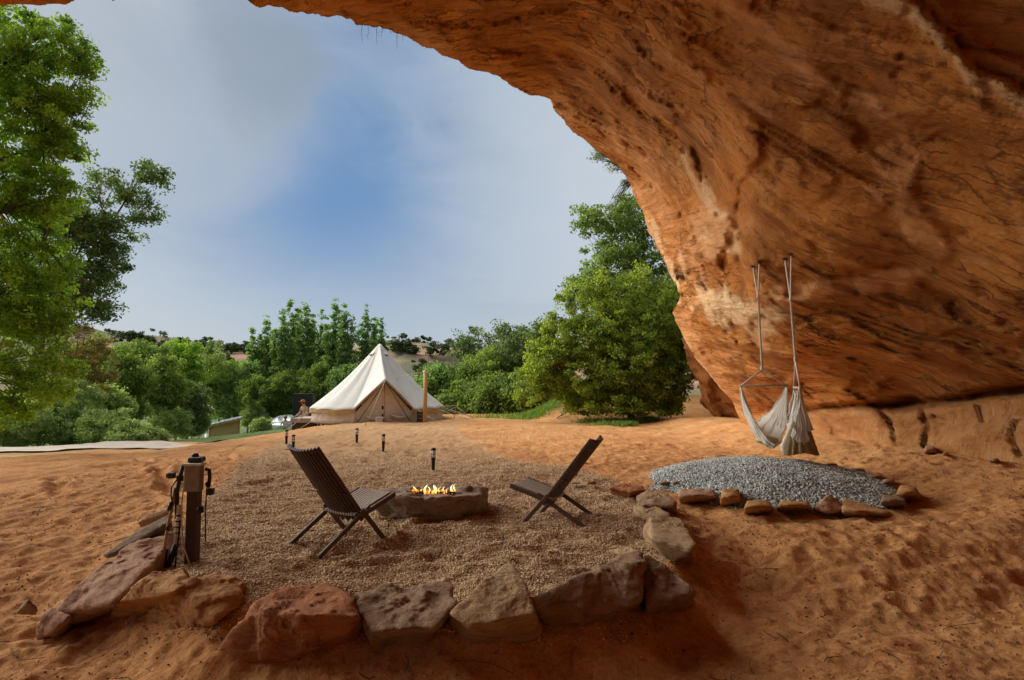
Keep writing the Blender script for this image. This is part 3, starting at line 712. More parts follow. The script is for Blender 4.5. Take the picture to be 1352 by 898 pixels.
# --- willows and young trees between the big tree and the poplars
W1 = ['wispy young willow behind the pale shrubs', 'willow with pale bare stem beside the yellow shed', 'leafy green tree in the gap above the track', 'tall light green tree with rounded top near the dry brown tree',
      'green willow reaching up behind the shed roof', 'lush light green tree between willow and poplars', 'low willow with silvery stems', 'dark green bushy tree right behind the shed', 'bushy tree at the foot of the poplars',
      'broad green tree below the poplar row, beside the black cabinet', 'light green sapling cluster above the pale track end', 'deep green tree under the second poplar', 'young tree hiding the hill foot above the shrubs', 'full green tree behind the black cabinet', 'leafy tree close behind the tent roof edge']
for i, (px, py, rx, ry, Y, m) in enumerate([(165, 505, 30, 50, 30, 'leaf_mid'), (215, 515, 28, 46, 32, 'leaf_mid'), (188, 480, 34, 34, 36, 'leaf_mid'), (235, 480, 30, 34, 38, 'leaf_bright'), (275, 490, 34, 36, 44, 'leaf_mid'),
                                            (305, 498, 26, 26, 46, 'leaf_bright'), (250, 535, 24, 34, 34, 'leaf_olive'), (300, 530, 30, 26, 44, 'leaf_poplar'), (345, 525, 28, 32, 43, 'leaf_mid'), (375, 518, 26, 32, 43.5, 'leaf_mid'),
                                            (140, 535, 26, 30, 28, 'leaf_sage'), (330, 505, 24, 30, 45, 'leaf_poplar'), (120, 480, 30, 34, 34, 'leaf_mid'), (420, 512, 28, 32, 43, 'leaf_mid'), (462, 505, 24, 28, 42, 'leaf_poplar')]):
    tree('willow_tree', W1[i], 'tree', px, Y, [(px, py, rx, ry*.8), (px-rx*.4, py-ry*.25, rx*.6, ry*.5), (px+rx*.45, py, rx*.55, ry*.6), (px, py-ry*.6, rx*.4, ry*.35), (px-rx*.3, py+ry*.45, rx*.8, ry*.4)],
         8500, .15, m, .09, group='young trees in the hollow', bark='palebark', nmain=7, twigs=50, clump=45, spread=.42, shell=.4, droop=.4)

# --- pale feathery shrubs beside the track
SH = ['pale sage green shrub at the view edge beyond the track', 'widest pale feathery shrub beyond the track', 'rounded pale shrub in the middle of the shrub row', 'feathery light green shrub behind the track middle', 'low pale shrub where the track narrows', 'last pale shrub at the track end, nearest the shed', 'taller sage shrub behind the row, under the big tree', 'grey green shrub under the brown dry tree', 'small round shrub in the hollow beneath the willow stems', 'shrub against the water tank side of the shed', 'low shrub between shed and car', 'shrub in front of the parked car bonnet', 'shrub tucked right below the big bright green tree, at the track edge']
for i, (px, py, rx, ry, Y) in enumerate([(12, 568, 34, 24, 23.5), (62, 562, 40, 28, 24), (105, 565, 34, 26, 24.5), (140, 568, 30, 24, 24), (170, 576, 26, 17, 23.5), (196, 580, 20, 13, 23.5), (40, 535, 44, 30, 25.5), (96, 530, 34, 26, 25), (222, 560, 24, 18, 31), (256, 560, 16, 15, 34), (333, 552, 14, 13, 42), (346, 562, 10, 8, 38), (8, 548, 40, 24, 22.6)]):
    tree('pale_shrub', SH[i], 'shrub', px, Y, [(px, py, rx, ry), (px-rx*.5, py+ry*.3, rx*.6, ry*.6), (px+rx*.5, py+ry*.3, rx*.6, ry*.6), (px+rx*.1, py-ry*.4, rx*.5, ry*.5)],
         8000, .10, 'leaf_sage', .035, group='pale shrubs by the track', nmain=8, twigs=50, clump=50, spread=.25, shell=.5, crown='foliage')

# --- junipers dotted over the far red hill
JP = [(505, 455, 9, 8), (520, 462, 9, 7), (536, 458, 7, 8), (553, 456, 11, 9), (568, 462, 7, 6), (585, 462, 10, 7), (600, 466, 9, 6), (545, 470, 7, 5), (528, 472, 6, 5), (575, 475, 8, 6), (612, 470, 8, 7), (632, 468, 9, 8),
      (150, 440, 9, 6), (172, 446, 10, 6), (195, 455, 8, 5), (215, 458, 10, 6), (240, 458, 8, 6), (262, 460, 9, 7), (285, 461, 11, 8), (305, 465, 8, 6), (322, 466, 9, 6), (230, 470, 8, 6), (180, 470, 9, 6), (270, 478, 8, 6), (310, 482, 8, 6)]
for i, (px, py, rx, ry) in enumerate(JP):
    Y = 132 if i % 3 else 118
    x_ = (px-676)/F*Y; zb = HillZ(x_, Y); k = Y/F
    e = empty('juniper_tree', (x_, Y, zb), 'small dark round juniper dotting the far red hillside', 'tree', 'junipers on the red hill')
    hgt = 2*ry*k*1.15; wd = rx*k*1.0
    zc = max(hgt*.45, (at(px, py, Y)[2]-zb)*1.0 if 0 < at(px, py, Y)[2]-zb < 4 else hgt*.45)
    leaves('crown', M['leaf_juniper'], [(0, 0, hgt*.5, wd, wd, hgt*.5), (wd*.4, 0, hgt*.4, wd*.6, wd*.6, hgt*.35)], 900, .5, e, clump=30, spread=.6)
    mb = MB(); mb.tube([(0, 0, -.3), (.1, 0, hgt*.3), (0, 0, hgt*.6)], [.25, .18, .08], 6); mb.build('trunk', M['bark'], e, True)

# --- grass
def grass(name, pts, n, h, label, cat='grass', rad_=.5):
    pts = np.array(pts, float); k = RG.integers(0, len(pts), n)
    r = RG.normal(size=(n, 2))*pts[k][:, 2:3]*.5; x = pts[k][:, 0]+r[:, 0]; y = pts[k][:, 1]+r[:, 1]
    z = np.where(plat_in(x, y), GZv(x, y), GZv(x, y))-.02
    a = RG.uniform(0, 6.28, n); hh = h*RG.uniform(.4, 1.2, n); ln = RG.uniform(.1, .6, n)*hh; w = h*.045+.004
    b = np.stack([x, y, z], 1); d = np.stack([np.cos(a), np.sin(a), 0*a], 1); s = np.stack([-np.sin(a), np.cos(a), 0*a], 1)
    up = np.array([0, 0, 1.])
    v = np.stack([b-s*w, b+s*w, b+d*(ln*.35)[:, None]+up*(hh*.6)[:, None]+s*w*.6, b+d*ln[:, None]+up*hh[:, None]], 1).reshape(-1, 3)
    o = link(name, npmesh(name, v, np.arange(4*n).reshape(n, 4), {'tone': np.repeat(RG.random(n), 4)}), M['grassm'], smooth=False)
    return props(o, label, cat, kind='stuff')
def plat_in(x, y): return np.ones(len(x), bool)
gp = []
for px, py, r in [(800, 556, .5), (812, 554, .4), (832, 553, .5), (846, 551, .4), (866, 553, .3), (785, 553, .4), (822, 560, .25), (815, 562, .2)]:
    p = at(px, py, 24); gp.append((p[0], 25 if py < 556 else 23, r*1.4))
grass('grass', gp, 3600, .22, 'short bright green grass under the big bush')
grass('grass', [(-19.5+i*.9, 36+i*.5, 2.4) for i in range(8)], 6000, .24, 'tall green grass beyond the crest around the shed')
grass('grass', [(.6+i*.35, 27.6+.2*i, .9) for i in range(7)]+[(-.8, 29, 1.2), (.2, 28.5, 1), (1, 29.5, 1.2)], 2600, .24, 'olive green grass covering the bank beside the tent')

# scrub that covers the far ridge as one mass
n = 420; hx_ = RG.uniform(-190, 60, n); hy_ = RG.uniform(92, 160, n); k = fbm(np.stack([hx_*.05, hy_*.05, hx_*0], 1), 3, 901)+.35*(hx_ < -55) > -.12; hx_, hy_ = hx_[k], hy_[k]
L = [(a, b, HillZ(a, b)+.7, random.uniform(.9, 2.2), random.uniform(.9, 2.2), random.uniform(.7, 1.5)) for a, b in zip(hx_, hy_)]
o, _c = leaves('scrub', M['leaf_juniper'], L, 60000, .55, None, clump=60, spread=.8)
props(o, 'dark green scrub woodland covering the far ridge', 'woodland', kind='stuff')
# ================================================================ ROCKS
def hullplanes(pts):
    bm = bmesh.new(); c = np.mean(np.array(pts), 0)
    for p in pts: bm.verts.new(Vector(p)-Vector(c))
    bmesh.ops.convex_hull(bm, input=bm.verts[:]); bm.normal_update()
    N = []; H_ = []
    for f in bm.faces:
        n = f.normal.copy(); h = n.dot(f.verts[0].co)
        if h < 0: n, h = -n, -h
        if f.calc_area() > 1e-7: N.append(tuple(n)); H_.append(max(h, 1e-3))
    bm.free(); return np.array(N), np.array(H_), c
_ico = {}
def ico(sub):
    if sub not in _ico:
        bm = bmesh.new(); bmesh.ops.create_icosphere(bm, subdivisions=sub, radius=1)
        bm.verts.index_update()
        _ico[sub] = (np.array([v.co[:] for v in bm.verts]), np.array([[v.index for v in f.verts] for f in bm.faces])); bm.free()
    return _ico[sub]
def rock(name, pts, mat, label, group=None, sub=5, p=22, rough=.05, seed=0, cat='rock', strat=.0, chip=.06):
    if name == 'boulder': c_ = np.mean(np.array(pts), 0); pts = [c_+(np.array(q)-c_)*1.07 for q in pts]
    N, Hh, c = hullplanes(pts); d, f = ico(sub)
    q = np.maximum(d @ N.T, 0)/Hh[None]; r = (q**p).sum(1)**(-1/p)
    w = d*r[:, None]; s = float(np.median(r))
    nz = fbm(w/s*1.1+seed*3.1, 5, 500+seed, .55); rg = ridge(w/s*np.array([1.3, 1.3, 3.2])+seed*1.7, 3, 540+seed)
    cell = fbm(w/s*2.0+seed, 2, 560+seed)*2.2; fl = np.floor(cell); st = fl+S(.88, 1, cell-fl)
    k = rough*s*nz+rough*.55*s*rg+chip*s*.55*st+.012*s*fbm(w/s*9, 3, 580)
    w = d*(r+k)[:, None]
    me = npmesh(name, w, f); o = link(name, me, M[mat]); o.location = c
    return props(o, label, cat, group)
def pr(top, bot, zt, zb, dz=None):
    """corner points: top outline read at height zt (scalar or per point), bottom outline at zb"""
    P = []
    for i, q in enumerate(top):
        P.append(atz(q[0], q[1], q[2] if len(q) > 2 else zt))
    for q in bot: P.append(atz(q[0], q[1], q[2] if len(q) > 2 else zb))
    return P
G1 = 'boulders edging the gravel pad'
B = [
 ('boulder', pr([(222, 706, .16), (216, 726, .12), (198, 750, .1), (150, 797, -.02), (90, 806, -.1), (79, 802, -.1), (112, 770, .02), (165, 724, .14)], [(95, 822), (190, 800), (230, 762), (200, 735)], 0, -.30), 'pinkrock', 'wide flat pinkish slab lying outermost, sloping down beside the grey slab'),
 ('boulder', pr([(240, 752, .14), (247, 772, .12), (228, 784, .1), (182, 770, .12), (160, 795, -.02), (205, 757, .16)], [(140, 824, -.3), (192, 824, -.3), (215, 815), (250, 790)], 0, -.28), 'orangerock', 'orange wedge boulder between the flat pink slab and the broad tan boulder'),
 ('boulder', pr([(258, 764, .14), (285, 757, .12), (321, 771, .08), (312, 800, -.02), (222, 778, .1), (203, 795, 0), (285, 815, -.02)], [(192, 848, -.30), (255, 858, -.36), (290, 838, -.36), (318, 812, -.3), (192, 825, -.25)], 0, -.3), 'orangerock', 'broad yellow tan boulder to the front of the post foot'),
 ('boulder', pr([(370, 777, .14), (432, 769, .16), (456, 786, .15), (470, 815, .1), (400, 812, .12), (330, 812, .06), (455, 835, 0)], [(290, 862, -.2), (312, 895, -.36), (395, 880, -.36), (461, 862, -.36), (476, 830, -.2), (292, 880, -.3)], 0, -.36), 'rust', 'large rough rust red boulder, biggest of the ring'),
 ('boulder', pr([(465, 786, .12), (490, 776, .14), (590, 773, .14), (598, 798, .12), (575, 828, .04), (490, 835, .04)], [(495, 866, -.36), (560, 862, -.36), (592, 832, -.3), (480, 835, -.3)], 0, -.36), 'brownrock', 'square brown boulder between the red boulder and the pale peaked one'),
 ('boulder', pr([(670, 748, .24), (681, 754, .24), (701, 796, .14), (706, 810, .1), (662, 816, .08), (622, 826, .06), (597, 810, .1), (640, 772, .2)], [(627, 865, -.36), (700, 866, -.36), (716, 845, -.34), (592, 838, -.34)], 0, -.36), 'tanrock', 'pale tan boulder with a flat triangular top pointing up'),
 ('boulder', pr([(702, 792, .08), (745, 770, .16), (800, 745, .2), (838, 732, .22), (848, 745, .2), (846, 790, .04), (800, 815, -.05), (715, 812, .0)], [(764, 844, -.34), (728, 828, -.34), (840, 818, -.28), (848, 800, -.28), (770, 770, -.3)], 0, -.34), 'brownrock', 'long dark brown boulder with a ridged top leading up to a peak'),
 ('boulder', pr([(842, 736, .18), (852, 734, .2), (885, 752, .15), (916, 780, .06), (915, 795, -.05), (855, 800, -.02)], [(860, 812, -.26), (897, 808, -.26), (915, 798, -.24)], 0, -.24), 'brownrock', 'smaller dark boulder wedged against the end of the long brown one'),
 ('boulder', pr([(850, 702, .10), (860, 682, .22), (898, 686, .2), (917, 720, .16), (912, 728, .14), (862, 711, .18)], [(856, 725, -.12), (883, 745, -.12), (914, 744, -.12), (912, 700, -.1), (850, 705, -.1)], 0, -.12), 'tanrock', 'pale flat-topped slab of weathered stone with dark front face'),
 ('boulder', pr([(836, 672, .06), (858, 666, .12), (884, 678, .12), (880, 692, .02), (850, 690, .02)], [(838, 684, -.1), (878, 698, -.1)], 0, -.1), 'tanrock', 'thin pale slab poking out behind the flat-topped weathered slab'),
 ('boulder', pr([(842, 655, .14), (856, 648, .2), (880, 652, .22), (893, 664, .16), (888, 672, .1), (848, 668, .12)], [(846, 676, -.06), (872, 684, -.08), (893, 680, -.08)], 0, -.06), 'brownrock', 'rounded grey brown boulder where the pad meets the grey gravel ring'),
 ('boulder', pr([(804, 644, .12), (822, 638, .14), (846, 642, .14), (852, 648, .1), (835, 650, .1)], [(806, 652, -.04), (830, 660, -.04), (848, 655, -.04)], 0, -.04), 'rust', 'dark purple red rock at the far corner of the gravel pad'),
 ('boulder', pr([(806, 728, .06), (829, 722, .12), (876, 744, .12), (860, 752, .0), (830, 740, .04)], [(810, 735, -.1), (878, 752, -.12)], 0, -.1), 'tanrock', 'thin tan slab hidden behind the peak of the long brown boulder'),
 ('boulder', pr([(30, 800, .02), (38, 790, .08), (50, 800, .02), (44, 806, -.05)], [(20, 812, -.2), (48, 812, -.2), (28, 800, -.2)], 0, -.2), 'brownrock', 'small half-buried dark rock alone in the sand at the frame edge'),
 ('boulder', pr([(66, 802, -.1), (95, 815, -.12), (70, 835, -.22), (50, 828, -.22)], [(48, 845, -.4), (80, 842, -.4), (105, 820, -.38)], 0, -.4), 'pinkrock', 'low sand-covered rock below the flat pink slab'),
 ('boulder', pr([(286, 758, .04), (300, 752, .10), (322, 765, .06), (310, 775, 0)], [(285, 775, -.15), (325, 780, -.15)], 0, -.2), 'pinkrock', 'pale chunk of rock peeking out behind the broad tan boulder'),
 ('stone_slab', pr([(134, 733, .04), (182, 700, .20), (222, 679, .30), (227, 690, .26), (190, 712, .14), (140, 738, .02)], [(150, 736, -.06), (190, 724, -.04), (228, 700, .02), (186, 716, -.04)], 0, 0), 'greyrock', 'long thin grey slab tilted beside the post'),
 ('stone_slab', pr([(181, 690, .06), (200, 678, .16), (224, 670, .24), (228, 676, .2), (188, 694, .02)], [(186, 698, -.04), (228, 688, .0)], 0, 0), 'brownrock', 'short brown slab lying behind the long grey slab'),
]
for i, (nm, P_, m, lab) in enumerate(B):
    rock(nm, P_, m, lab, G1 if nm == 'boulder' else None, sub=6 if i < 9 else 5, seed=i, cat='boulder' if nm == 'boulder' else 'slab', p=(60 if i in (5, 8, 16, 17) else 48), rough=(.022 if i in (5, 8, 16, 17) else .030), chip=.045 if i in (5, 8, 16, 17) else .10)
# ring round the grey gravel: (x0, y0, x1, y1) of each stone, peak height, material, label
G2 = 'stones ringing the grey gravel mound'
RS = [(892, 643, 949, 668, .15, 'pinkrock', 'long flat-topped block of the ring, dark face to the front'), (949, 643, 980, 672, .17, 'orangerock', 'upright square stone beside the long flat-topped block'), (979, 658, 1023, 682, .14, 'orangerock', 'pitted orange stone with two dark holes'),
      (1022, 657, 1072, 680, .14, 'orangerock', 'smooth orange stone with rounded top in the front of the ring'), (1072, 652, 1119, 681, .18, 'pinkrock', 'pointed triangular stone of the ring front'), (1108, 658, 1181, 686, .12, 'orangerock', 'long low slab tapering to a point with a deep shadow'),
      (1160, 652, 1198, 674, .14, 'brownrock', 'rounded brown stone next to the tapering slab'), (1180, 640, 1216, 666, .16, 'orangerock', 'orange stone at the outer corner of the ring'), (1163, 631, 1184, 644, .10, 'pinkrock', 'small pale stone high on the wall side of the ring'),
      (1146, 625, 1167, 636, .08, 'orangerock', 'small low stone near the mound edge on the wall side'), (1120, 617, 1144, 626, .06, 'brownrock', 'tiny flat stone just below the fringe side of the mound'), (1083, 609, 1108, 618, .06, 'orangerock', 'thin red stone behind the mound below the fringed swing'),
      (961, 602, 979, 608, .06, 'brownrock', 'thin brown stone at the back of the mound'), (940, 600, 962, 614, .14, 'rust', 'dark rounded red stone at the back corner of the ring'), (908, 607, 940, 624, .16, 'pinkrock', 'pink jagged stone on the pad side of the ring'),
      (913, 622, 936, 633, .09, 'pinkrock', 'pale pink flat stone below the jagged pink stone'), (885, 633, 909, 643, .08, 'brownrock', 'smooth grey oval stone nearest the rounded boulder'), (869, 634, 886, 643, .07, 'brownrock', 'small dark stone next to the smooth oval one'),
      (774, 635, 789, 642, .07, 'rust', 'small dark red stone alone at the back edge of the gravel pad'), (752, 636, 768, 641, .04, 'brownrock', 'tiny thin dark stone behind the folding chair')]
for i, (x0, y0, x1, y1, h, m, lab) in enumerate(RS):
    h *= 1.3
    zb = H1(*atz((x0+x1)/2, y1, 0)[:2]); w_ = x1-x0
    rr_ = random.Random(i*7+3)
    if i == 4: top = [(x0+w_*.45, y0, zb+h), (x0+w_*.6, y0+3, zb+h*.9)]; mid = [(x0+1, y1-9, zb+h*.35), (x1-2, y1-8, zb+h*.35), (x0+w_*.5, y1-2, zb+h*.2)]
    elif i == 5: top = [(x0+4, y0, zb+h), (x0+w_*.4, y0+6, zb+h*.8), (x1-3, y1-9, zb+h*.4)]; mid = [(x0+2, y1-12, zb+h*.7), (x0+w_*.3, y1-10, zb+h*.75), (x1-8, y1-6, zb+h*.45)]
    else:
        top = [(x0+w_*rr_.uniform(.06, .25), y0+rr_.uniform(0, .15)*(y1-y0), zb+h), (x1-w_*rr_.uniform(.06, .25), y0+rr_.uniform(0, .2)*(y1-y0), zb+h*rr_.uniform(.8, 1))]
        mid = [(x0+w_*.04, y0+(y1-y0)*.55, zb+h*.75), (x1-w_*.05, y0+(y1-y0)*.55, zb+h*.7), (x0+w_*.5, y0+(y1-y0)*.45, zb+h*.95)]
    pts = pr(top+mid, [(x0+w_*.08, y1-2), (x1-w_*.08, y1-2), (x0+w_*.15, y0+(y1-y0)*.6), (x1-w_*.1, y0+(y1-y0)*.6)], 0, zb-.03)
    rock('ring_stone', pts, m, lab, G2 if i < 18 else None, sub=5 if i < 8 else 4, seed=40+i, p=20, rough=.05, cat='stone')

# rubble fallen at the foot of the wall
RB = [(1150, 578, 1162, 584, 'orangerock', 'small orange rubble stone at the wall foot beneath the second crack'), (1218, 588, 1238, 600, 'pinkrock', 'largest rubble stone at the wall foot below the dark crack'), (1244, 596, 1254, 602, 'orangerock', 'tiny rubble stone beside the largest one at the wall foot'),
      (1305, 604, 1322, 612, 'pinkrock', 'flat rubble stone at the wall foot near the frame edge'), (1006, 566, 1018, 573, 'rust', 'dark rubble stone under the nose of the overhang'), (1270, 690, 1282, 697, 'brownrock', 'small loose dark stone in the open sand beyond the ring')]
for i, (x0, y0, x1, y1, m, lab) in enumerate(RB):
    zb = H1(*atz((x0+x1)/2, y1, .3)[:2]); w_ = x1-x0; h_ = (y1-y0)
    pts = pr([(x0+w_*.2, y0, zb+.10), (x1-w_*.25, y0+1, zb+.09), (x0+1, y0+h_*.6, zb+.06), (x1-1, y0+h_*.6, zb+.06)], [(x0, y1), (x1, y1), (x0+w_*.3, y0+h_*.5), (x1-w_*.2, y0+h_*.5)], 0, zb-.03)
    rock('rubble_stone', pts, m, lab, 'rubble along the wall foot' if i < 5 else None, sub=4, seed=140+i, p=18, rough=.05, cat='stone')

FR = [(483, 654, .27), (492, 647, .275), (537, 642.5, .285), (637, 642.5, .285), (645, 648, .26), (636, 655, .25), (612, 654.5, .27), (556, 657, .28), (512, 656, .27)]
frock = rock('fire_pit_rock', (lambda b: pr(FR, [], 0, 0)+b+[q-np.array([0, 0, .12]) for q in b])([atz(500, 681, 0), atz(525, 686, 0), atz(547, 687, 0), atz(592, 688, 0), atz(634, 671, 0), atz(642, 661, 0), atz(496, 661, 0)]), 'firerock', 'long grey brown slab of rock holding the burning fire', None, sub=6, seed=90, p=70, rough=.040, chip=.13, cat='fire pit')

# ================================================================ GRAVEL
def pebbles(cx, cy, cz, size, sub_jit=.35):
    """angular stones as jittered octahedra"""
    n = len(cx); o = np.array([[1, 0, 0], [-1, 0, 0], [0, 1, 0], [0, -1, 0], [0, 0, 1], [0, 0, -1]], float)
    f = np.array([[0, 2, 4], [2, 1, 4], [1, 3, 4], [3, 0, 4], [2, 0, 5], [1, 2, 5], [3, 1, 5], [0, 3, 5]])
    v = o[None]*RG.uniform(.5, 1.15, (n, 6, 1))+RG.uniform(-sub_jit, sub_jit, (n, 6, 3))
    q = RG.normal(size=(n, 4)); q /= np.linalg.norm(q, axis=1)[:, None]; w, x, y, z = q.T
    R = np.stack([1-2*(y*y+z*z), 2*(x*y-z*w), 2*(x*z+y*w), 2*(x*y+z*w), 1-2*(x*x+z*z), 2*(y*z-x*w), 2*(x*z-y*w), 2*(y*z+x*w), 1-2*(x*x+y*y)], 1).reshape(n, 3, 3)
    v = np.einsum('nij,nkj->nki', R, v)*size[:, None, None]; v[:, :, 2] *= .75
    v += np.stack([cx, cy, cz], 1)[:, None]
    return v.reshape(-1, 3), (f[None]+6*np.arange(n)[:, None, None]).reshape(-1, 3), np.repeat(RG.random(n), 6)
def pebmat(name, stops):
    t = NT(name); c = t.ramp(t.attr('tone'), stops); t.pbr(c, .85, t.bump(t.noise(90, 4, .6, t.geo()), .3, .004), Specular_IOR_Level=.2); return t.m
M['greygravel'] = pebmat('grey_gravel', [(0, (.19, .20, .19)), (.4, (.34, .365, .345)), (.75, (.48, .50, .475)), (1, (.64, .65, .62))])
M['peagravel'] = pebmat('pea_gravel', [(0, (.28, .17, .085)), (.35, (.54, .36, .20)), (.7, (.66, .47, .28)), (1, (.78, .62, .44))])
# grey mound
def moundz(x, y):
    a = np.arctan2((y-MOUND_C[1])/MOUND_R[1], (x-MOUND_C[0])/MOUND_R[0])
    q = np.hypot((x-MOUND_C[0])/MOUND_R[0], (y-MOUND_C[1])/MOUND_R[1])/(1+.04*np.sin(3*a+1)+.03*np.sin(5*a))
    return q, GZv(x, y)*.3+Hbase(x, y)*.7+.33*(1-q**2.0)*(q < 1)+.02*fbm(np.stack([x*2, y*2, x*0], 1), 3, 700)-.05*S(.95, 1.05, q)
gx, gy = np.meshgrid(np.linspace(-1, 1, 120)*2.1+MOUND_C[0], np.linspace(-1, 1, 120)*2.55+MOUND_C[1], indexing='ij')
# tongue of gravel reaching to the pad
q, gz = moundz(gx.ravel(), gy.ravel()); gz = np.where(q > 1.0, gz-.12, gz)
mv = np.stack([gx.ravel(), gy.ravel(), gz], 1); mf = gridfaces(120, 120)
n = 60000; x_ = RG.uniform(-2, 2, n)*1.02+MOUND_C[0]; y_ = RG.uniform(-2.5, 2.5, n)+MOUND_C[1]; q, zz_ = moundz(x_, y_); k = q < 1.0
tx = RG.uniform(2.0, 3.2, 5000); ty = RG.uniform(8.3, 9.6, 5000)+(3.2-tx)*-.1; kt = np.abs(ty-8.95) < .15+.35*(tx-2.0)
x_ = np.concatenate([x_[k], tx[kt]]); y_ = np.concatenate([y_[k], ty[kt]]); zz_ = np.concatenate([zz_[k], GZv(tx[kt], ty[kt])])
pv, pf, pt = pebbles(x_, y_, zz_+.006, RG.uniform(.011, .026, len(x_)))
M['moundbed'] = simple('grey_grit', (.20, .21, .20), .95, .35, 40, .6, .01, .1)
bed = link('gravel_bed', npmesh('gravel_bed', mv, mf), M['moundbed']); props(bed, kind='structure')
g = link('gravel', npmesh('gravel', pv, pf, {'tone': pt}), M['greygravel'], smooth=False); props(g, 'mound of grey crushed gravel inside the ring of stones', 'gravel', kind='stuff')
# pea gravel on the pad
n = 230000; yq = 4.0+10.5*RG.random(n)**1.7; xq = RG.uniform(-1, 1, n)*(2.9+.28*(yq-4))-.9
sdq = sdist(PAD, xq, yq); k = (sdq > np.abs(RG.normal(size=n))*.5-.32) & (RG.random(n) > S(8.0, 14.3, yq)); xq, yq = xq[k], yq[k]
pv, pf, pt = pebbles(xq, yq, GZv(xq, yq)+.002, RG.uniform(.005, .0115, len(xq))*(1+.05*(yq-4)))
g = link('gravel', npmesh('pea_gravel', pv, pf, {'tone': pt}), M['peagravel'], smooth=False); props(g, 'tan pea gravel spread over the fire pit pad', 'gravel', kind='stuff')
# crumbs and clods of the trampled sand
n = 90000; xq = RG.uniform(-7.5, 7.4, n); yq = 2.6+9*RG.random(n)**1.9; k = sdist(PAD, xq, yq) < 0
k &= (((xq-MOUND_C[0])/MOUND_R[0])**2+((yq-MOUND_C[1])/MOUND_R[1])**2 > 1.05) & (fbm(np.stack([xq*1.6, yq*1.6, xq*0], 1), 3, 850) > -.15+RG.normal(size=n)*.35); xq, yq = xq[k], yq[k]
pv, pf, pt = pebbles(xq, yq, GZv(xq, yq)-.001, .0025+.010*RG.random(len(xq))**3)
M['clods'] = pebmat('sand_clods', [(0, (.28, .15, .07)), (.5, (.50, .27, .12)), (1, (.68, .44, .25))])
g = link('sand_clods', npmesh('sand_clods', pv, pf, {'tone': pt}), M['clods'], smooth=False); props(g, 'crumbs and clods of trampled orange sand', 'sand', kind='stuff')
# grit, bark bits and twigs in the sand
n = 16000; xq = RG.uniform(-7, 7.2, n); yq = 2.7+9.5*RG.random(n)**1.5; k = sdist(PAD, xq, yq) < -.05
cl = fbm(np.stack([xq*1.1, yq*1.1, xq*0], 1), 3, 800) > -.1+RG.normal(size=n)*.25; k &= cl; xq, yq = xq[k], yq[k]
pv, pf, pt = pebbles(xq, yq, GZv(xq, yq), RG.uniform(.003, .013, len(xq)))
M['litter'] = pebmat('bark_crumbs', [(0, (.03, .02, .012)), (.6, (.10, .06, .035)), (1, (.25, .17, .11))])
tb = MB()
for k in range(700):
    a = random.uniform(-7, 7); b = 2.8+7*random.random()**1.6
    if float(sdist(PAD, np.array([a]), np.array([b]))[0]) > -.1: continue
    L_ = random.uniform(.03, .16) if k % 8 else random.uniform(.2, .42); th = random.uniform(0, 6.28); bend = random.uniform(-.25, .25)
    pts = []
    for s in range(4):
        u = s/3-.5; xx = a+math.cos(th+bend*u*4)*L_*u; yy = b+math.sin(th+bend*u*4)*L_*u; pts.append((xx, yy, GZ(xx, yy)+.006+.004*s))
    tb.tube(pts, random.uniform(.0012, .0035), 4, False)
n0 = len(pv); tv = np.array(tb.v); tf = np.array(tb.f)
tri = np.concatenate([tf[:, [0, 1, 2]], tf[:, [0, 2, 3]]])+n0
lit = link('plant_litter', npmesh('plant_litter', np.concatenate([pv, tv]), np.concatenate([pf, tri]), {'tone': np.concatenate([pt, RG.random(len(tv))*.6+.2])}), M['litter'], smooth=False)
props(lit, 'scattered twigs and bark crumbs on the orange sand', 'litter', kind='stuff')
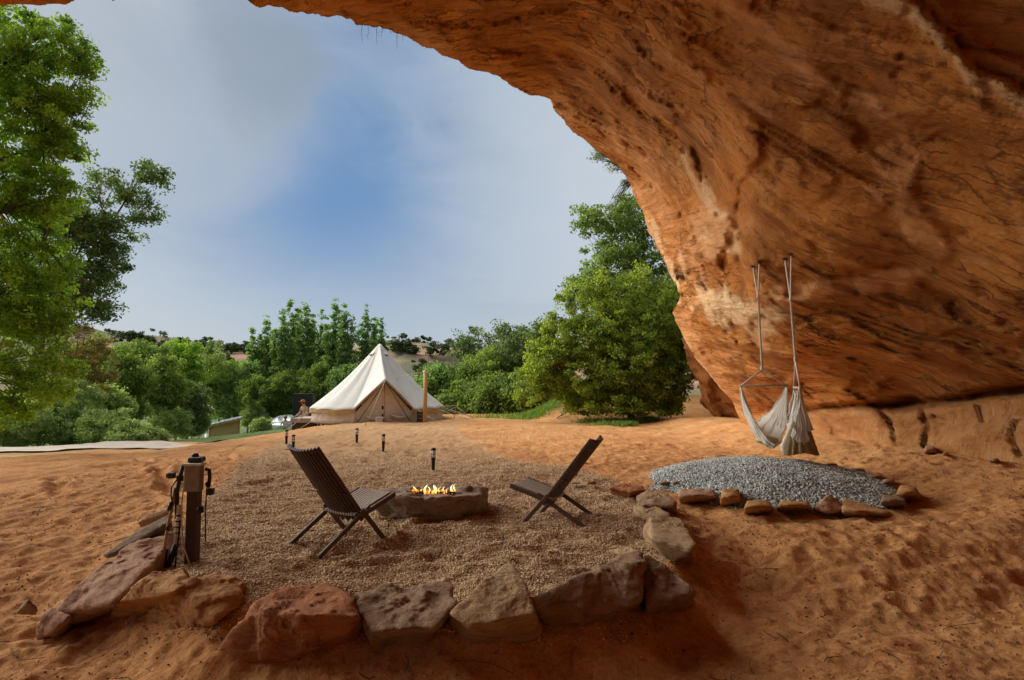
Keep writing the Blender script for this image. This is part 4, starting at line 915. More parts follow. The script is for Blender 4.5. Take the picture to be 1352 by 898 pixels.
# ================================================================ CHAIRS
def woodmat(name, c, c2, rough=.45):
    t = NT(name); co = t.mapv(t.obj(), (6, 6, .9)); nz = t.noise(7, 9, .7, co, 1.5)
    col = t.ramp(nz, [(.3, c), (.7, c2)])
    t.pbr(col, t.ramp(nz, [(.3, rough), (.7, rough+.2)]), t.bump(nz, .3, .004), Specular_IOR_Level=.45); return t.m
M['darkwood'] = woodmat('dark_stained_wood', (.038, .017, .009), (.10, .046, .022))
M['seatwood'] = woodmat('pale_seat_wood', (.30, .24, .18), (.50, .42, .34), .4)  # paler wood for the seat slats only
def mk_chair(loc, heading, label):
    e = empty('folding_chair', loc, label, 'chair', 'wooden folding chairs by the fire', heading)
    J = Vector((0, 0, .28)); SF = Vector((.40, 0, .40)); BT = Vector((-.49, 0, .92)); FFt = Vector((.27, 0, -.02)); RF = Vector((-.47, 0, -.02))
    bd = (BT-J).normalized(); sdv = (SF-J).normalized(); nback = bd.cross(Vector((0, 1, 0)))
    mb = MB(); N = 13; W_ = .50
    for i in range(N):
        u = i/(N-1)*2-1; y = u*(W_/2-.02); cv = .045*(1-u*u)
        # back sticks fan in slightly at the top and bow away from the sitter
        top = BT+Vector((0, y*.88, 0))+Vector((-.045, 0, -.03))*(1-u*u); low = J+bd*(-.07-.03*(i % 2))+Vector((.0, y, 0))+Vector((-.035, 0, -.02))*(1-u*u)
        mb.bar(low, top, .030, .024, (0, 1, 0), .004)
    mb.build('backrest', M['darkwood'], e)
    mb = MB()
    for i in range(N-1):
        u = (i+.5)/(N-1)*2-1; y = u*(W_/2-.035)
        mb.bar(J+sdv*(-.06)+Vector((0, y, -.012*(1-u*u))), SF+Vector((0, y, -.012*(1-u*u))), .024, .020, (0, 1, 0), .003)
    mb.build('seat', M['seatwood'], e)
    for s in (-1, 1):
        mb = MB(); mb.bar(J+Vector((0, s*W_*.53, 0))+bd*.04, FFt+Vector((0, s*W_*.53, 0)), .042, .026, (0, 1, 0), .005); mb.build('leg', M['darkwood'], e)
        mb = MB(); mb.bar(J+Vector((.10, s*W_*.47, .035)), RF+Vector((0, s*W_*.47, 0)), .042, .026, (0, 1, 0), .005); mb.build('leg', M['darkwood'], e)
        mb = MB(); mb.bar(J+Vector((-.03, s*W_*.51, -.03)), SF+Vector((.012, s*W_*.51, -.012)), .045, .024, (0, 1, 0), .004); mb.build('seat_rail', M['darkwood'], e)
    for nm, c, w in (('crossbar', J+Vector((0, 0, -.015)), W_*1.12), ('crossbar', J+bd*.28+Vector((-.02, 0, -.03)), W_*1.02), ('crossbar', BT-bd*.03+Vector((-.035, 0, -.01)), W_*.86), ('crossbar', SF-sdv*.03+Vector((0, 0, -.025)), W_*1.05)):
        mb = MB(); mb.tube([c+Vector((0, -w/2, 0)), c+Vector((-.0, 0, 0)), c+Vector((0, w/2, 0))], .010, 8); mb.build(nm, M['darkwood'], e, True)
    return e
c1 = (-1.60, 5.88); c2 = (.46, 6.80)
mk_chair((c1[0], c1[1], GZ(*c1)+.0), rad(56), 'dark slatted folding chair seen from behind, facing the fire')
mk_chair((c2[0], c2[1], GZ(*c2)+.0), rad(157), 'dark slatted folding chair seen side-on, its back leaning toward the grey gravel mound')

# ================================================================ FIRE
def emis(name, c, s):
    t = NT(name); e = t.n('ShaderNodeEmission', {'Color': c, 'Strength': s}); t.surf(e); return t.m
t = NT('flame'); z_ = t.n('ShaderNodeSeparateXYZ', {0: t.obj()}).outputs[2]
em = t.n('ShaderNodeEmission', {'Color': t.ramp(t.math('MULTIPLY', z_, 9), [(0, (1, .18, .02)), (.35, (1, .42, .06)), (.75, (1, .78, .40)), (1, (1, .92, .8))]), 'Strength': 1.9})
fr = t.n('ShaderNodeLayerWeight', {'Blend': .35}); tp = t.n('ShaderNodeBsdfTransparent')
t.surf(t.n('ShaderNodeMixShader', {0: t.ramp(fr.outputs['Facing'], [(.15, .25), (.8, .95)]), 1: em.outputs[0], 2: tp.outputs[0]})); M['flame'] = t.m
M['ember'] = emis('glowing_ember', (1, .16, .03), .9)
M['lava'] = simple('lava_rock', (.045, .035, .03), .95, .5, 30, .8, .01, .1)
fc = at(570, 646, 6.85); fz = .262
fe = empty('fire', (fc[0], fc[1], fz), 'low orange and white flames burning on the rock slab', 'fire')
for nm_, mt_, n, s0, s1, zz0 in (('lava_rock', 'lava', 46, .020, .036, .018), ('ember', 'ember', 22, .012, .020, .026)):
    for _ in range(n):
        v, f, tn = pebbles(np.array([0.]), np.array([0.]), np.array([0.]), RG.uniform(s0, s1, 1)); link(nm_, npmesh(nm_, v, f), M[mt_], fe, smooth=False, loc=(random.uniform(-.27, .27), random.gauss(0, .045), zz0))
for i in range(26):
    u = random.uniform(-1, 1); hh = random.choice([.025, .035, .045, .055, .07, .10])*random.uniform(.8, 1.15); w = random.uniform(.007, .020); ph = random.uniform(0, 6)
    mb = MB(); pts = []; rs = []
    for s in range(9):
        q = s/8; pts.append((u*.26+.022*math.sin(ph+q*4.5)*q, random.uniform(-.002, .002)+.012*math.cos(ph+q*4)*q+.06*math.sin(i*2.4), q*hh)); rs.append(max(.0008, w*(math.sin(math.pi*(q*.8+.2))**1.1)*(1-q*.55)))
    mb.tube(pts, rs, 8); mb.build('flame', M['flame'], fe, True)

# ================================================================ PATH LIGHTS
M['black'] = simple('black_plastic', (.012, .012, .013), .4, .2, 20, .05)
t = NT('clear_lens'); t.pbr((.95, .90, .88), .2, None, Alpha=.65); M['lens'] = t.m
M['diff'] = simple('frosted_core', (.75, .66, .60), .5, .1, 10)
PL = [(572, 621, .385, 'nearest black path light, behind the fire pit rock'), (506, 598, .385, 'path light to the tent side of the fire, second nearest'), (471, 585, .38, 'path light midway up the slope in front of the tent'),
      (387, 596, .385, 'path light hidden behind the top edge of the folding chair'), (378, 587, .40, 'pink-tinted path light next to the one behind the chair top'), (438, 559, .38, 'small distant path light right before the tent wall')]
proto = None
for px, py, h, lab in PL:
    zg = 0
    for _ in range(6): p = atz(px, py, zg); zg = GZ(p[0], p[1])
    if py == 559: p = at(px, 559, 25.6); zg = GZ(p[0], p[1])
    if proto is None:
        e = empty('path_light', (p[0], p[1], zg), lab, 'path light', 'path lights leading to the tent'); proto = e
        mb = MB(); mb.lathe((0, 0, -.03), [(.020, 0), (.026, .02), (.032, .20), (.040, .235), (.040, .245)], 16); mb.build('post', M['black'], e, True)
        mb = MB(); mb.lathe((0, 0, .213), [(.033, 0), (.033, .125)], 20); mb.build('lens', M['lens'], e, True)
        mb = MB(); mb.lathe((0, 0, .216), [(.012, 0), (.015, .05), (.012, .118)], 12); mb.build('lamp', M['diff'], e, True)
        mb = MB()
        for k in range(4): a = k*math.pi/2+.5; mb.bar((.037*math.cos(a), .037*math.sin(a), .21), (.037*math.cos(a), .037*math.sin(a), .345), .006, .006)
        mb.lathe((0, 0, .27), [(.038, 0), (.039, .003), (.038, .006)], 20)
        mb.build('cage', M['black'], e)
        mb = MB(); mb.lathe((0, 0, .338), [(.044, 0), (.046, .012), (.040, .030), (.012, .040)], 20); mb.build('cap', M['black'], e, True)
    else:
        c = proto.copy(); COL.objects.link(c); c.location = (p[0], p[1], zg); c['label'] = lab; c.rotation_euler.z = px
        for ch in list(proto.children):
            d = ch.copy(); COL.objects.link(d); d.parent = c

# ================================================================ UTILITY POST
M['postwood'] = woodmat('weathered_post', (.035, .018, .011), (.10, .055, .03), .7)
M['boxmetal'] = simple('dusty_grey_box', (.23, .18, .12), .55, .25, 12, .1, metal=.2)
M['white'] = simple('white_tape', (.55, .50, .42), .6, .25, 18)
M['tape'] = simple('tan_tape', (.40, .25, .14), .7, .3, 18)
M['cable'] = simple('pale_cable', (.42, .33, .22), .5, .15, 10)
M['browncable'] = simple('brown_cable', (.11, .05, .025), .5, .15, 10)
M['pipe'] = simple('black_conduit', (.022, .021, .022), .45, .2, 10)
pp = atz(246, 748, -.02); k_ = pp[1]/F
ue = empty('utility_post', (pp[0], pp[1], H1(pp[0], pp[1])), 'short dark wooden post carrying a meter box, taped hoses and hanging cables', 'utility post')
def uq(px, py, dy=0.0): return ((px-246)*k_, dy, (748-py)*k_)
mb = MB(); mb.box((0.035, 0.02, .40), (.088, .088, .92), ch=.006); mb.build('post', M['postwood'], ue)
bx_ = MB(); c_ = uq(257, 637); bx_.box((c_[0], -.065, c_[2]), (.132, .075, .215), ch=.008); bo = bx_.build('meter_box', M['boxmetal'], ue)
mb = MB(); mb.box((c_[0]+.0, -.068, c_[2]+.113), (.145, .09, .018), ch=.003); mb.build('box_lid', M['white'], ue)
mb = MB(); mb.box((c_[0]-.01, -.01, c_[2]+.145), (.11, .10, .045), ch=.012); mb.lathe((c_[0]-.03, 0, c_[2]+.155), [(.028, 0), (.028, .03), (.02, .04)], 14); mb.build('top_cap', M['pipe'], ue)
mb = MB(); mb.tube([(c_[0]-.05, -.02, c_[2]+.09), (c_[0]-.11, -.03, c_[2]+.10), uq(236, 636, -.03), uq(233, 655, -.03), uq(233, 690, -.02)], .017, 10)
mb.lathe(uq(236, 640, -.03), [(.026, -.01), (.028, .0), (.028, .03), (.02, .04)], 12); mb.build('conduit', M['pipe'], ue, True)
mb = MB(); mb.box(uq(227, 634, -.05), (.05, .05, .048), ch=.006); mb.box(uq(223, 634, -.05), (.03, .035, .035), ch=.005); mb.build('camera_box', M['pipe'], ue)
mb = MB(); mb.tube([uq(268, 626, -.03), uq(273, 628, -.02), uq(274, 638, -.02), uq(272, 650, -.02)], .015, 10); mb.lathe(uq(272, 648, -.02), [(.022, 0), (.022, .03)], 12); mb.build('conduit', M['pipe'], ue, True)
mb = MB(); mb.box(uq(276, 655, -.03), (.055, .05, .055), ch=.008); mb.build('socket_box', M['pipe'], ue)
mb = MB(); mb.lathe(uq(264, 682, -.035), [(.02, 0), (.03, .01), (.03, .04), (.018, .055)], 12); mb.build('tap', M['pipe'], ue, True)
def hose(pts, r): 
    out = [Vector(uq(*p)) for p in pts]; mb = MB(); mb.tube(out, r, 10); return mb
hose([(230, 650, -.03), (229, 668, -.04), (226, 690, -.05), (224, 716, -.07), (222, 748, -.09)], .014).build('hose', M['tape'], ue, True)
for (a, b, r) in (((227, 668), (226.5, 678), .017), ((226, 694), (225, 703), .0165), ((223.6, 727), (222, 748), .0175)):
    hose([(a[0], a[1], -.045), (b[0], b[1], -.065)], r).build('hose_clamp', M['pipe'], ue, True)
hose([(237, 672, -.03), (238, 690, -.05), (237, 722, -.06)], .023).build('hose', M['white'], ue, True)
for i in range(6): 
    py_ = 684+i*7.2; hose([(237.8, py_, -.054), (237.6, py_+1.5, -.055)], .0245).build('hose_clamp', M['pipe'], ue, True)
hose([(237, 720, -.06), (232, 738, -.07), (228, 750, -.08)], .024).build('hose', M['pipe'], ue, True)
hose([(243, 640, -.04), (243, 668, -.07), (245, 700, -.08), (249, 722, -.09), (257, 735, -.12), (264, 745, -.16)], .0055).build('cable', M['cable'], ue, True)
hose([(272, 650, -.04), (272, 680, -.05), (273, 700, -.05), (273.5, 717, -.05)], .006).build('cable', M['browncable'], ue, True)
hose([(241, 690, -.06), (240, 715, -.07), (239, 735, -.08), (240, 752, -.10)], .007).build('cable', M['pipe'], ue, True)
hose([(234, 640, -.06), (229, 648, -.07), (228, 660, -.06), (230, 672, -.05)], .006).build('cable', M['pipe'], ue, True)

# ================================================================ HAMMOCK CHAIRS
M['rope'] = simple('white_rope', (.62, .57, .50), .8, .25, 60, .8, .004)
t = NT('cotton_fabric'); co = t.obj(); wv = t.n('ShaderNodeTexWave', {'Vector': co, 'Scale': 26., 'Distortion': 2.5, 'Detail': 4})
col = t.ramp(t.noise(5, 6, .6, co), [(.3, (.82, .78, .68)), (.7, (.92, .88, .79))])
b_ = t.n('ShaderNodeBsdfPrincipled', {'Base Color': col, 'Roughness': .85, 'Specular IOR Level': .15, 'Normal': t.bump(wv.outputs['Fac'], .5, .01)}); tr = t.n('ShaderNodeBsdfTranslucent', {'Color': col})
t.surf(t.n('ShaderNodeMixShader', {0: .3, 1: b_.outputs[0], 2: tr.outputs[0]})); M['cotton'] = t.m
t = NT('golden_fringe'); co = t.obj(); wv = t.n('ShaderNodeTexWave', {'Vector': co, 'Scale': 30., 'Distortion': 1.5, 'Detail': 3})
t.pbr(t.ramp(wv.outputs['Fac'], [(.2, (.22, .15, .07)), (.8, (.52, .41, .22))]), .9, t.bump(wv.outputs['Fac'], .6, .01), Specular_IOR_Level=.1); M['fringe'] = t.m
M['cushion'] = simple('gold_cushion', (.46, .34, .14), .85, .2, 14, .3)
M['dowel'] = woodmat('pale_dowel', (.42, .30, .18), (.60, .45, .30), .5)
M['steel'] = simple('anchor_steel', (.10, .09, .085), .4, .3, 20, .1, metal=.8)
def ropemesh(a, b, r, tw=26):
    a = Vector(a); b = Vector(b); L = (b-a).length; n = max(6, int(L*tw*3)); z = (b-a).normalized(); x = z.orthogonal().normalized(); y = z.cross(x); mb = MB()
    for s in range(3):
        pts = []
        for i in range(n+1):
            th = i/n*L*tw*2+s*2.094; pts.append(a.lerp(b, i/n)+(x*math.cos(th)+y*math.sin(th))*r*.55)
        mb.tube(pts, r*.62, 5, False)
    return mb
def swing(Y, anchors, split, loop, barc, half, yaw, label, sags, offs, fringe, seed):
    rnd = random.Random(seed)
    o = at(*barc, Y); e = empty('hammock_chair', o, label, 'hammock chair', 'hammock chairs hung from the rock')
    O = Vector(o); L = Vector(at(*loop, Y))-O; Sp = Vector(at(*split, Y))-O
    for (ax, ay) in anchors:
        h, nrm = cavehit(ax, ay); h = h if h is not None else Vector(at(ax, ay, Y))
        hp = h-O
        ropemesh(Sp, hp+Vector((0, -.02, -.04)), .014).build('rope', M['rope'], e, True)
        mb = MB(); pts = [hp+Vector((.03*math.sin(a), -.02, -.035-.03*math.cos(a)*-1)) for a in np.linspace(0, 6.28, 13)]; mb.tube(pts, .006, 6, False)
        mb.tube([hp+Vector((0, 0, -.01)), hp+Vector((0, .02, .08))], .011, 8); mb.box(hp+Vector((0, 0, .005)), (.09, .09, .012)); mb.build('anchor', M['steel'], e, True)
    ropemesh(L, Sp, .015).build('rope', M['rope'], e, True)
    mb = MB(); mb.lathe(Sp-Vector((0, 0, .03)), [(.012, 0), (.026, .015), (.026, .045), (.012, .06)], 10); mb.lathe(L-Vector((0, 0, .05)), [(.012, 0), (.024, .02), (.024, .07), (.012, .09)], 10); mb.build('knot', M['rope'], e, True)
    d = Vector((math.cos(yaw), math.sin(yaw), 0)); nn = Vector((-math.sin(yaw), math.cos(yaw), 0))
    Lf, Rt = -d*half, d*half
    mb = MB(); mb.tube([L+Vector((0, 0, -.03)), Lf], .013, 7); mb.tube([L+Vector((0, 0, -.03)), Rt], .013, 7); mb.build('sling_rope', M['rope'], e, True)
    mb = MB(); mb.tube([Lf*1.05, Rt*1.05], .017, 10); mb.build('spreader_bar', M['dowel'], e, True)
    # cloth: arcs strung between the ends of the bar
    ns, nt_ = 64, 44; V_ = []
    for i in range(ns):
        s = i/(ns-1)*2-1; b = 1-abs(s)**2.1
        for j in range(nt_):
            q = j/(nt_-1)
            sag = np.interp(q, [0, .35, .7, 1], sags); of = np.interp(q, [0, .35, .7, 1], offs)
            fold = .018*math.sin(q*38+s*3)*(1-abs(s)**4)+.012*math.sin(s*17+q*6)
            gather = 1-.25*(1-abs(s)**2)
            P_ = d*(half*s*gather)+nn*(of*b**.8+fold)+Vector((0, 0, -sag*b**.62+fold*.5))
            V_.append(P_)
    me = npmesh('fabric', np.array(V_), gridfaces(ns, nt_)); fb = link('fabric', me, M['cotton'], e)
    sm = fb.modifiers.new('s', 'SOLIDIFY'); sm.thickness = .006
    for j in (0, nt_-1):          # hems
        mb = MB(); mb.tube([V_[i*nt_+j] for i in range(ns)], .012, 7); mb.build('hem', M['rope'], e, True)
    for (c0, i) in ((Lf, 11), (Rt, ns-12)):       # strings fanning from each end of the bar
        mb = MB()
        for j in range(0, nt_, 4): mb.tube([c0, Vector(V_[i*nt_+j])], .004, 5, False)
        mb.build('strings', M['rope'], e, True)
    if fringe:
        nf = 90; W_ = []
        for i in range(nf):
            s = i/(nf-1); a = s*2*math.pi
            for j in range(10):
                q = j/9; pl = .028*math.sin(a*13)*(.3+q); R_ = fringe[0]*(.78+.42*q)+pl
                W_.append(Vector((fringe[1]+math.cos(a)*R_, math.sin(a)*R_*.55, fringe[2]-q*fringe[3]+.02*math.sin(a*3))))
        link('fringe', npmesh('fringe', np.array(W_), gridfaces(nf, 10)), M['fringe'], e)
        mb = MB(); rr0 = fringe[0]
        for i in range(9):
            a = i*.7; mb.tube([(rnd.uniform(-.05, .05), 0, -.05), (fringe[1]*.6+math.cos(a)*rr0*.35, math.sin(a)*.1, fringe[2]*.5), (fringe[1]+math.cos(a)*rr0*.8, math.sin(a)*.2, fringe[2])], rnd.uniform(.012, .03), 7)
        mb.build('draped_cord', M['cotton'], e, True)
    else:
        bm = bmesh.new(); bmesh.ops.create_uvsphere(bm, u_segments=24, v_segments=12, radius=1)
        for v in bm.verts: v.co = Vector((v.co.x*.20, v.co.y*.17, v.co.z*.055*(1.3-.3*abs(v.co.x))))+Vector((.03, -.02, -sags[1]+.06))
        me = bpy.data.meshes.new('cushion'); bm.to_mesh(me); bm.free(); link('cushion', me, M['cushion'], e)
    return e
swing(9.8, [(994, 352), (1002, 347)], (1001, 392), (1006, 486), (1008.5, 509.5), .385, rad(4), 'open hammock chair with straight spreader bar and empty cream seat', [.62, .93, .98, .90], [.42, .10, -.20, -.34], None, 1)
swing(9.3, [(1036, 342), (1044, 336)], (1044, 396), (1050, 474), (1052, 512), .34, rad(72), 'bunched hammock chair seen edge-on with a golden pleated fringe', [.55, .85, .92, .86], [.14, .10, -.02, -.12], (.20, .03, -.64, .36), 2)
tz = MB(); pts = [Vector(at(1051, 520, 9.2)), Vector(at(1046, 560, 9.15)), Vector(at(1034, 590, 9.1)), Vector(at(1036, 601, 9.1))]
sw2 = [o for o in bpy.data.objects if o.name.startswith('hammock_chair')][-1]
tz.tube([p-Vector(sw2.location) for p in pts], [.02, .035, .04, .03], 8); tz.build('tassel', M['cotton'], sw2, True)

# ================================================================ TENT
TY = 28.0; tk = TY/F
tcx = (501-676)*tk; tz0 = H1(tcx, TY)
t = NT('cream_canvas'); col = t.ramp(t.noise(1.3, 6, .6, t.obj()), [(.3, (.70, .68, .63)), (.7, (.78, .76, .71))])
b_ = t.n('ShaderNodeBsdfPrincipled', {'Base Color': col, 'Roughness': .85, 'Specular IOR Level': .15, 'Normal': t.bump(t.noise(2.2, 5, .6, t.obj()), .5, .04)}); tr = t.n('ShaderNodeBsdfTranslucent', {'Color': (.6, .5, .38)})
t.surf(t.n('ShaderNodeMixShader', {0: .12, 1: b_.outputs[0], 2: tr.outputs[0]})); M['canvas'] = t.m
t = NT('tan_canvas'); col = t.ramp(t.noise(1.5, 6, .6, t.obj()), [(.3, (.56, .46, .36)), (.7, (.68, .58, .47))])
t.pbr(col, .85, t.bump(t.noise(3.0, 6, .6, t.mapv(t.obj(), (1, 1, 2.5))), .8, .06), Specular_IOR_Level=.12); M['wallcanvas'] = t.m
M['trim'] = simple('ochre_trim', (.42, .27, .11), .85, .2, 8)
M['timber'] = woodmat('yellow_timber', (.42, .24, .07), (.58, .36, .13), .6)
te = empty('bell_tent', (tcx, TY, tz0-.02), 'cream canvas bell tent with a triangular doorway, standing on the crest', 'tent')
RT, HE, HT = 3.02, .52, (CZ+(505-455)*tk)-tz0+.02
thd = rad(-90+17); DW = .44; HD = 1.80
nth, nr_ = 160, 26
def eave(th):
    d = abs((th-thd+math.pi) % (2*math.pi)-math.pi)
    k = max(0, 1-d/DW)
    base = HE+.05*abs(math.sin(th*8))*(1 if d > DW else 0)
    return base+(HD-base)*k, RT+(.10 if d < DW else 0)*(k)-.03*abs(math.sin(th*8))
V_ = []
ths = sorted(list(np.linspace(0, 2*math.pi, nth, endpoint=False))+[(thd+q) % (2*math.pi) for q in (-DW, -DW/2, 0, DW/2, DW, -.01, .01)])
for th in ths:
    ze, re = eave(th)
    for j in range(nr_):
        q = j/(nr_-1); r = .04+(re-.04)*q; zz_ = HT+(ze-HT)*q
        zz_ -= .20*math.sin(math.pi*q)*(1+.12*math.cos(th*16)) if abs((th-thd+math.pi) % (2*math.pi)-math.pi) > .05 else .10*math.sin(math.pi*q)
        V_.append((r*math.cos(th), r*math.sin(th), zz_))
nt2 = len(ths)
me = npmesh('canopy', np.array(V_), gridfaces(nt2, nr_, True)); cp = link('canopy', me, M['canvas'], te); m_ = cp.modifiers.new('s', 'SOLIDIFY'); m_.thickness = .02
mb = MB(); mb.lathe((0, 0, HT-.10), [(.13, 0), (.06, .10), (.02, .14)], 16); mb.build('peak_cap', M['canvas'], te, True)
for a in (-2.2, -.7, .9, 2.4):
    mb = MB(); c = Vector((.42*math.cos(a), .42*math.sin(a), HT-.42)); R_ = Matrix.Rotation(a, 3, 'Z') @ Matrix.Rotation(rad(35), 3, 'Y'); mb.box(c, (.24, .20, .05), R_, .01); v_ = mb.build('vent', M['canvas'], te)
    mb = MB(); mb.box(c+Vector((.10*math.cos(a), .10*math.sin(a), -.11)), (.02, .15, .06), R_, 0); mb.build('vent_mesh', M['black'], v_)
# wall under the eaves, open at the doorway
V_ = []; wt = np.linspace(thd+DW*.92, thd+2*math.pi-DW*.92, 150)
for th in wt:
    for j in range(8):
        q = j/7; r = RT-.10+.03*math.sin(th*40)*(q*(1-q))*2; V_.append((r*math.cos(th), r*math.sin(th), q*(HE+.06)))
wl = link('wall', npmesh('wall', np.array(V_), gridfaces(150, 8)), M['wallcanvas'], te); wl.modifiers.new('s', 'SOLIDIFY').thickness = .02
V_ = []
for th in wt:
    for j in range(3):
        q = j/2; ze, re = eave(th); V_.append(((re+.012)*math.cos(th), (re+.012)*math.sin(th), ze-.005-q*(.12+.05*abs(math.sin(th*4)))))
link('valance', npmesh('valance', np.array(V_), gridfaces(150, 3)), M['trim'], te)
# doorway: triangular panel set back, rolled skirts, ochre edging
dd = Vector((math.cos(thd), math.sin(thd), 0)); ds = Vector((-math.sin(thd), math.cos(thd), 0)); wD = RT*math.sin(DW)
V_ = []
for i in range(40):
    u = i/39*2-1
    for j in range(24):
        q = j/23; htop = HD-.06-(HD-HE*.7)*abs(u); V_.append(dd*(RT*math.cos(DW)-.10+.10*(1-abs(u))+.03*math.sin(u*9+q*4)*(1-q))+ds*(u*wD)+Vector((0, 0, htop*q)))
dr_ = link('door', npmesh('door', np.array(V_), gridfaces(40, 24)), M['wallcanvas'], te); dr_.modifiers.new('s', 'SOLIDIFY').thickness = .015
mb = MB(); mb.tube([dd*(RT*math.cos(DW)-.0+.03)+Vector((0, 0, .04)), dd*(RT*math.cos(DW)+.03)+Vector((0, 0, HD-.2))], .010, 6); mb.build('door_zip', M['trim'], dr_, True)
for u0, u1 in ((-.62, .05), (.2, .85)):
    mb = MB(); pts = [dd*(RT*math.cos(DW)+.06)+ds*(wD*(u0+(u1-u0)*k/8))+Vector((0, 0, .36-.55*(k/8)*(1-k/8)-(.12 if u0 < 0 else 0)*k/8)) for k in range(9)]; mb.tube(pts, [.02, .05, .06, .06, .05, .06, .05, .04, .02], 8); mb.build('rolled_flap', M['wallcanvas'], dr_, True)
for s in (-1, 1):
    a = dd*(RT+.12)+Vector((0, 0, HD)); thb = thd+s*DW; b = Vector((RT*math.cos(thb), RT*math.sin(thb), HE))
    mb = MB(); mb.bar(a+Vector((0, 0, -.03)), b+Vector((0, 0, -.03)), .05, .03, tuple(dd), .004); mb.build('door_edging', M['trim'], te)
# poles seen inside the doorway
for s in (-1, 1):
    mb = MB(); mb.tube([dd*(RT*math.cos(DW)+.10)+ds*s*wD*.86+Vector((0, 0, 0)), dd*(RT+.05)+Vector((0, 0, HD-.08))], .018, 8); mb.build('door_pole', M['steel'], te, True)
# groundsheet strip under the wall
mb = MB(); mb.lathe((0, 0, -.06), [(RT-.06, 0), (RT-.05, .06), (RT-.06, .10)], 96); mb.build('groundsheet', simple('mud_skirt', (.30, .22, .15), .9, .3, 6), te, True)
# guy ropes belong to the tent, each with its peg
def guy(a, gx_, gy_, parent, base, r=.009):
    g = Vector((gx_, gy_, H1(gx_, gy_)))-Vector(base); mb = MB(); a = Vector(a); mid = a.lerp(g, .5)-Vector((0, 0, .03)); mb.tube([a, mid, g], r, 6); o = mb.build('guy_rope', M['rope'], parent, True)
    mb = MB(); mb.tube([g+Vector((0, 0, .08)), g-Vector((0, 0, .08))], .012, 6); mb.build('peg', M['steel'], o, True)
for i, a in enumerate(np.linspace(0, 2*math.pi, 14, endpoint=False)+.12):
    d_ = abs((a-thd+math.pi) % (2*math.pi)-math.pi)
    if d_ < DW: continue
    ca, sa = math.cos(a), math.sin(a); guy(((RT-.02)*ca, (RT-.02)*sa, HE), tcx+(RT+1.5)*ca, TY+(RT+1.5)*sa, te, te.location)
guy(dd*(RT+.1)+Vector((0, 0, HD)), tcx+dd.x*(RT+1.9)-.9, TY+dd.y*(RT+1.9), te, te.location)

# timber pole in front of the tent
def tobj(name, px, py, Y, label, cat, group=None):
    p = at(px, py, Y); z_ = H1(p[0], p[1]); return empty(name, (p[0], p[1], z_), label, cat, group), z_
e, z_ = tobj('timber_pole', 561, 557, 25.0, 'yellow timber pole standing before the tent doorway side', 'pole')
mb = MB(); hh = CZ+(505-489)*25/F-z_; mb.tube([(0, 0, -.2), (.005, 0, hh*.5), (0, 0, hh)], [.088, .082, .078], 16); mb.build('pole', M['timber'], e, True)
mb = MB(); mb.tube([(0, 0, hh-.12), (0, 0, hh-.04)], .084, 14); mb.tube([(-.05, 0, hh-.08), (-1.2, 1.5, hh-.2), (-1.9, 2.6, hh-.45)], .008, 5); mb.build('tie_rope', M['rope'], e, True)
# leaning wooden stake with ropes beyond the tent's other side
e, z_ = tobj('rope_stake', 600, 552, 28.5, 'thin wooden stake propping guy ropes beside the tent', 'stake')
mb = MB(); mb.bar((-.02, 0, -.1), (.06, 0, .60), .05, .035); mb.build('stake', M['timber'], e)
for a, b in ((( .05, 0, .56), (-.62, .1, .52)), ((.05, 0, .56), (.85, -.3, -.02)), ((-.58, .05, .50), (1.1, -.5, -.03)), ((.05, 0, .50), (-.55, .2, .18)), ((-.6, 0, .3), (.7, -.4, -.02))):
    mb = MB(); mb.tube([a, b], .010, 5); mb.build('rope', M['rope'], e, True)

# white box and small dark crate on each side of the doorway
e, z_ = tobj('storage_box', 501, 553, 24.9, 'small off-white box sitting at the tent doorway', 'box')
mb = MB(); mb.box((0, 0, .11), (.28, .22, .20), ch=.02); mb.build('body', M['white'], e); mb = MB(); mb.box((0, 0, .222), (.30, .24, .03), ch=.01); mb.build('lid', M['diff'], e)
e, z_ = tobj('wooden_crate', 555, 553, 25.6, 'dark upright crate beside the timber pole at the doorway', 'crate')
mb = MB()
for s in (-1, 1):
    for w in (-1, 1): mb.box((s*.11, w*.09, .22), (.03, .03, .44), ch=.003)
mb.build('corner_post', M['postwood'], e)
mb = MB()
for i in range(3):
    for w in (-1, 1): mb.box((0, w*.112, .08+i*.14), (.26, .014, .11), ch=.003); mb.box((w*.132, 0, .08+i*.14), (.014, .2, .11), ch=.003)
mb.box((0, 0, .03), (.2, .16, .02)); mb.build('slats', M['postwood'], e)
e, z_ = tobj('boot_rack', 505, 551, 25.4, 'tall dark lantern stand just inside the doorway edge', 'lantern stand'); e.name = 'lantern_stand'
mb = MB(); mb.tube([(0, 0, 0), (.01, 0, .30), (0, 0, .52)], [.07, .05, .012], 10); mb.build('stand', M['postwood'], e, True)
mb = MB(); mb.lathe((0, 0, .52), [(.05, 0), (.06, .03), (.06, .14), (.02, .2)], 12); mb.build('lantern', M['black'], e, True)

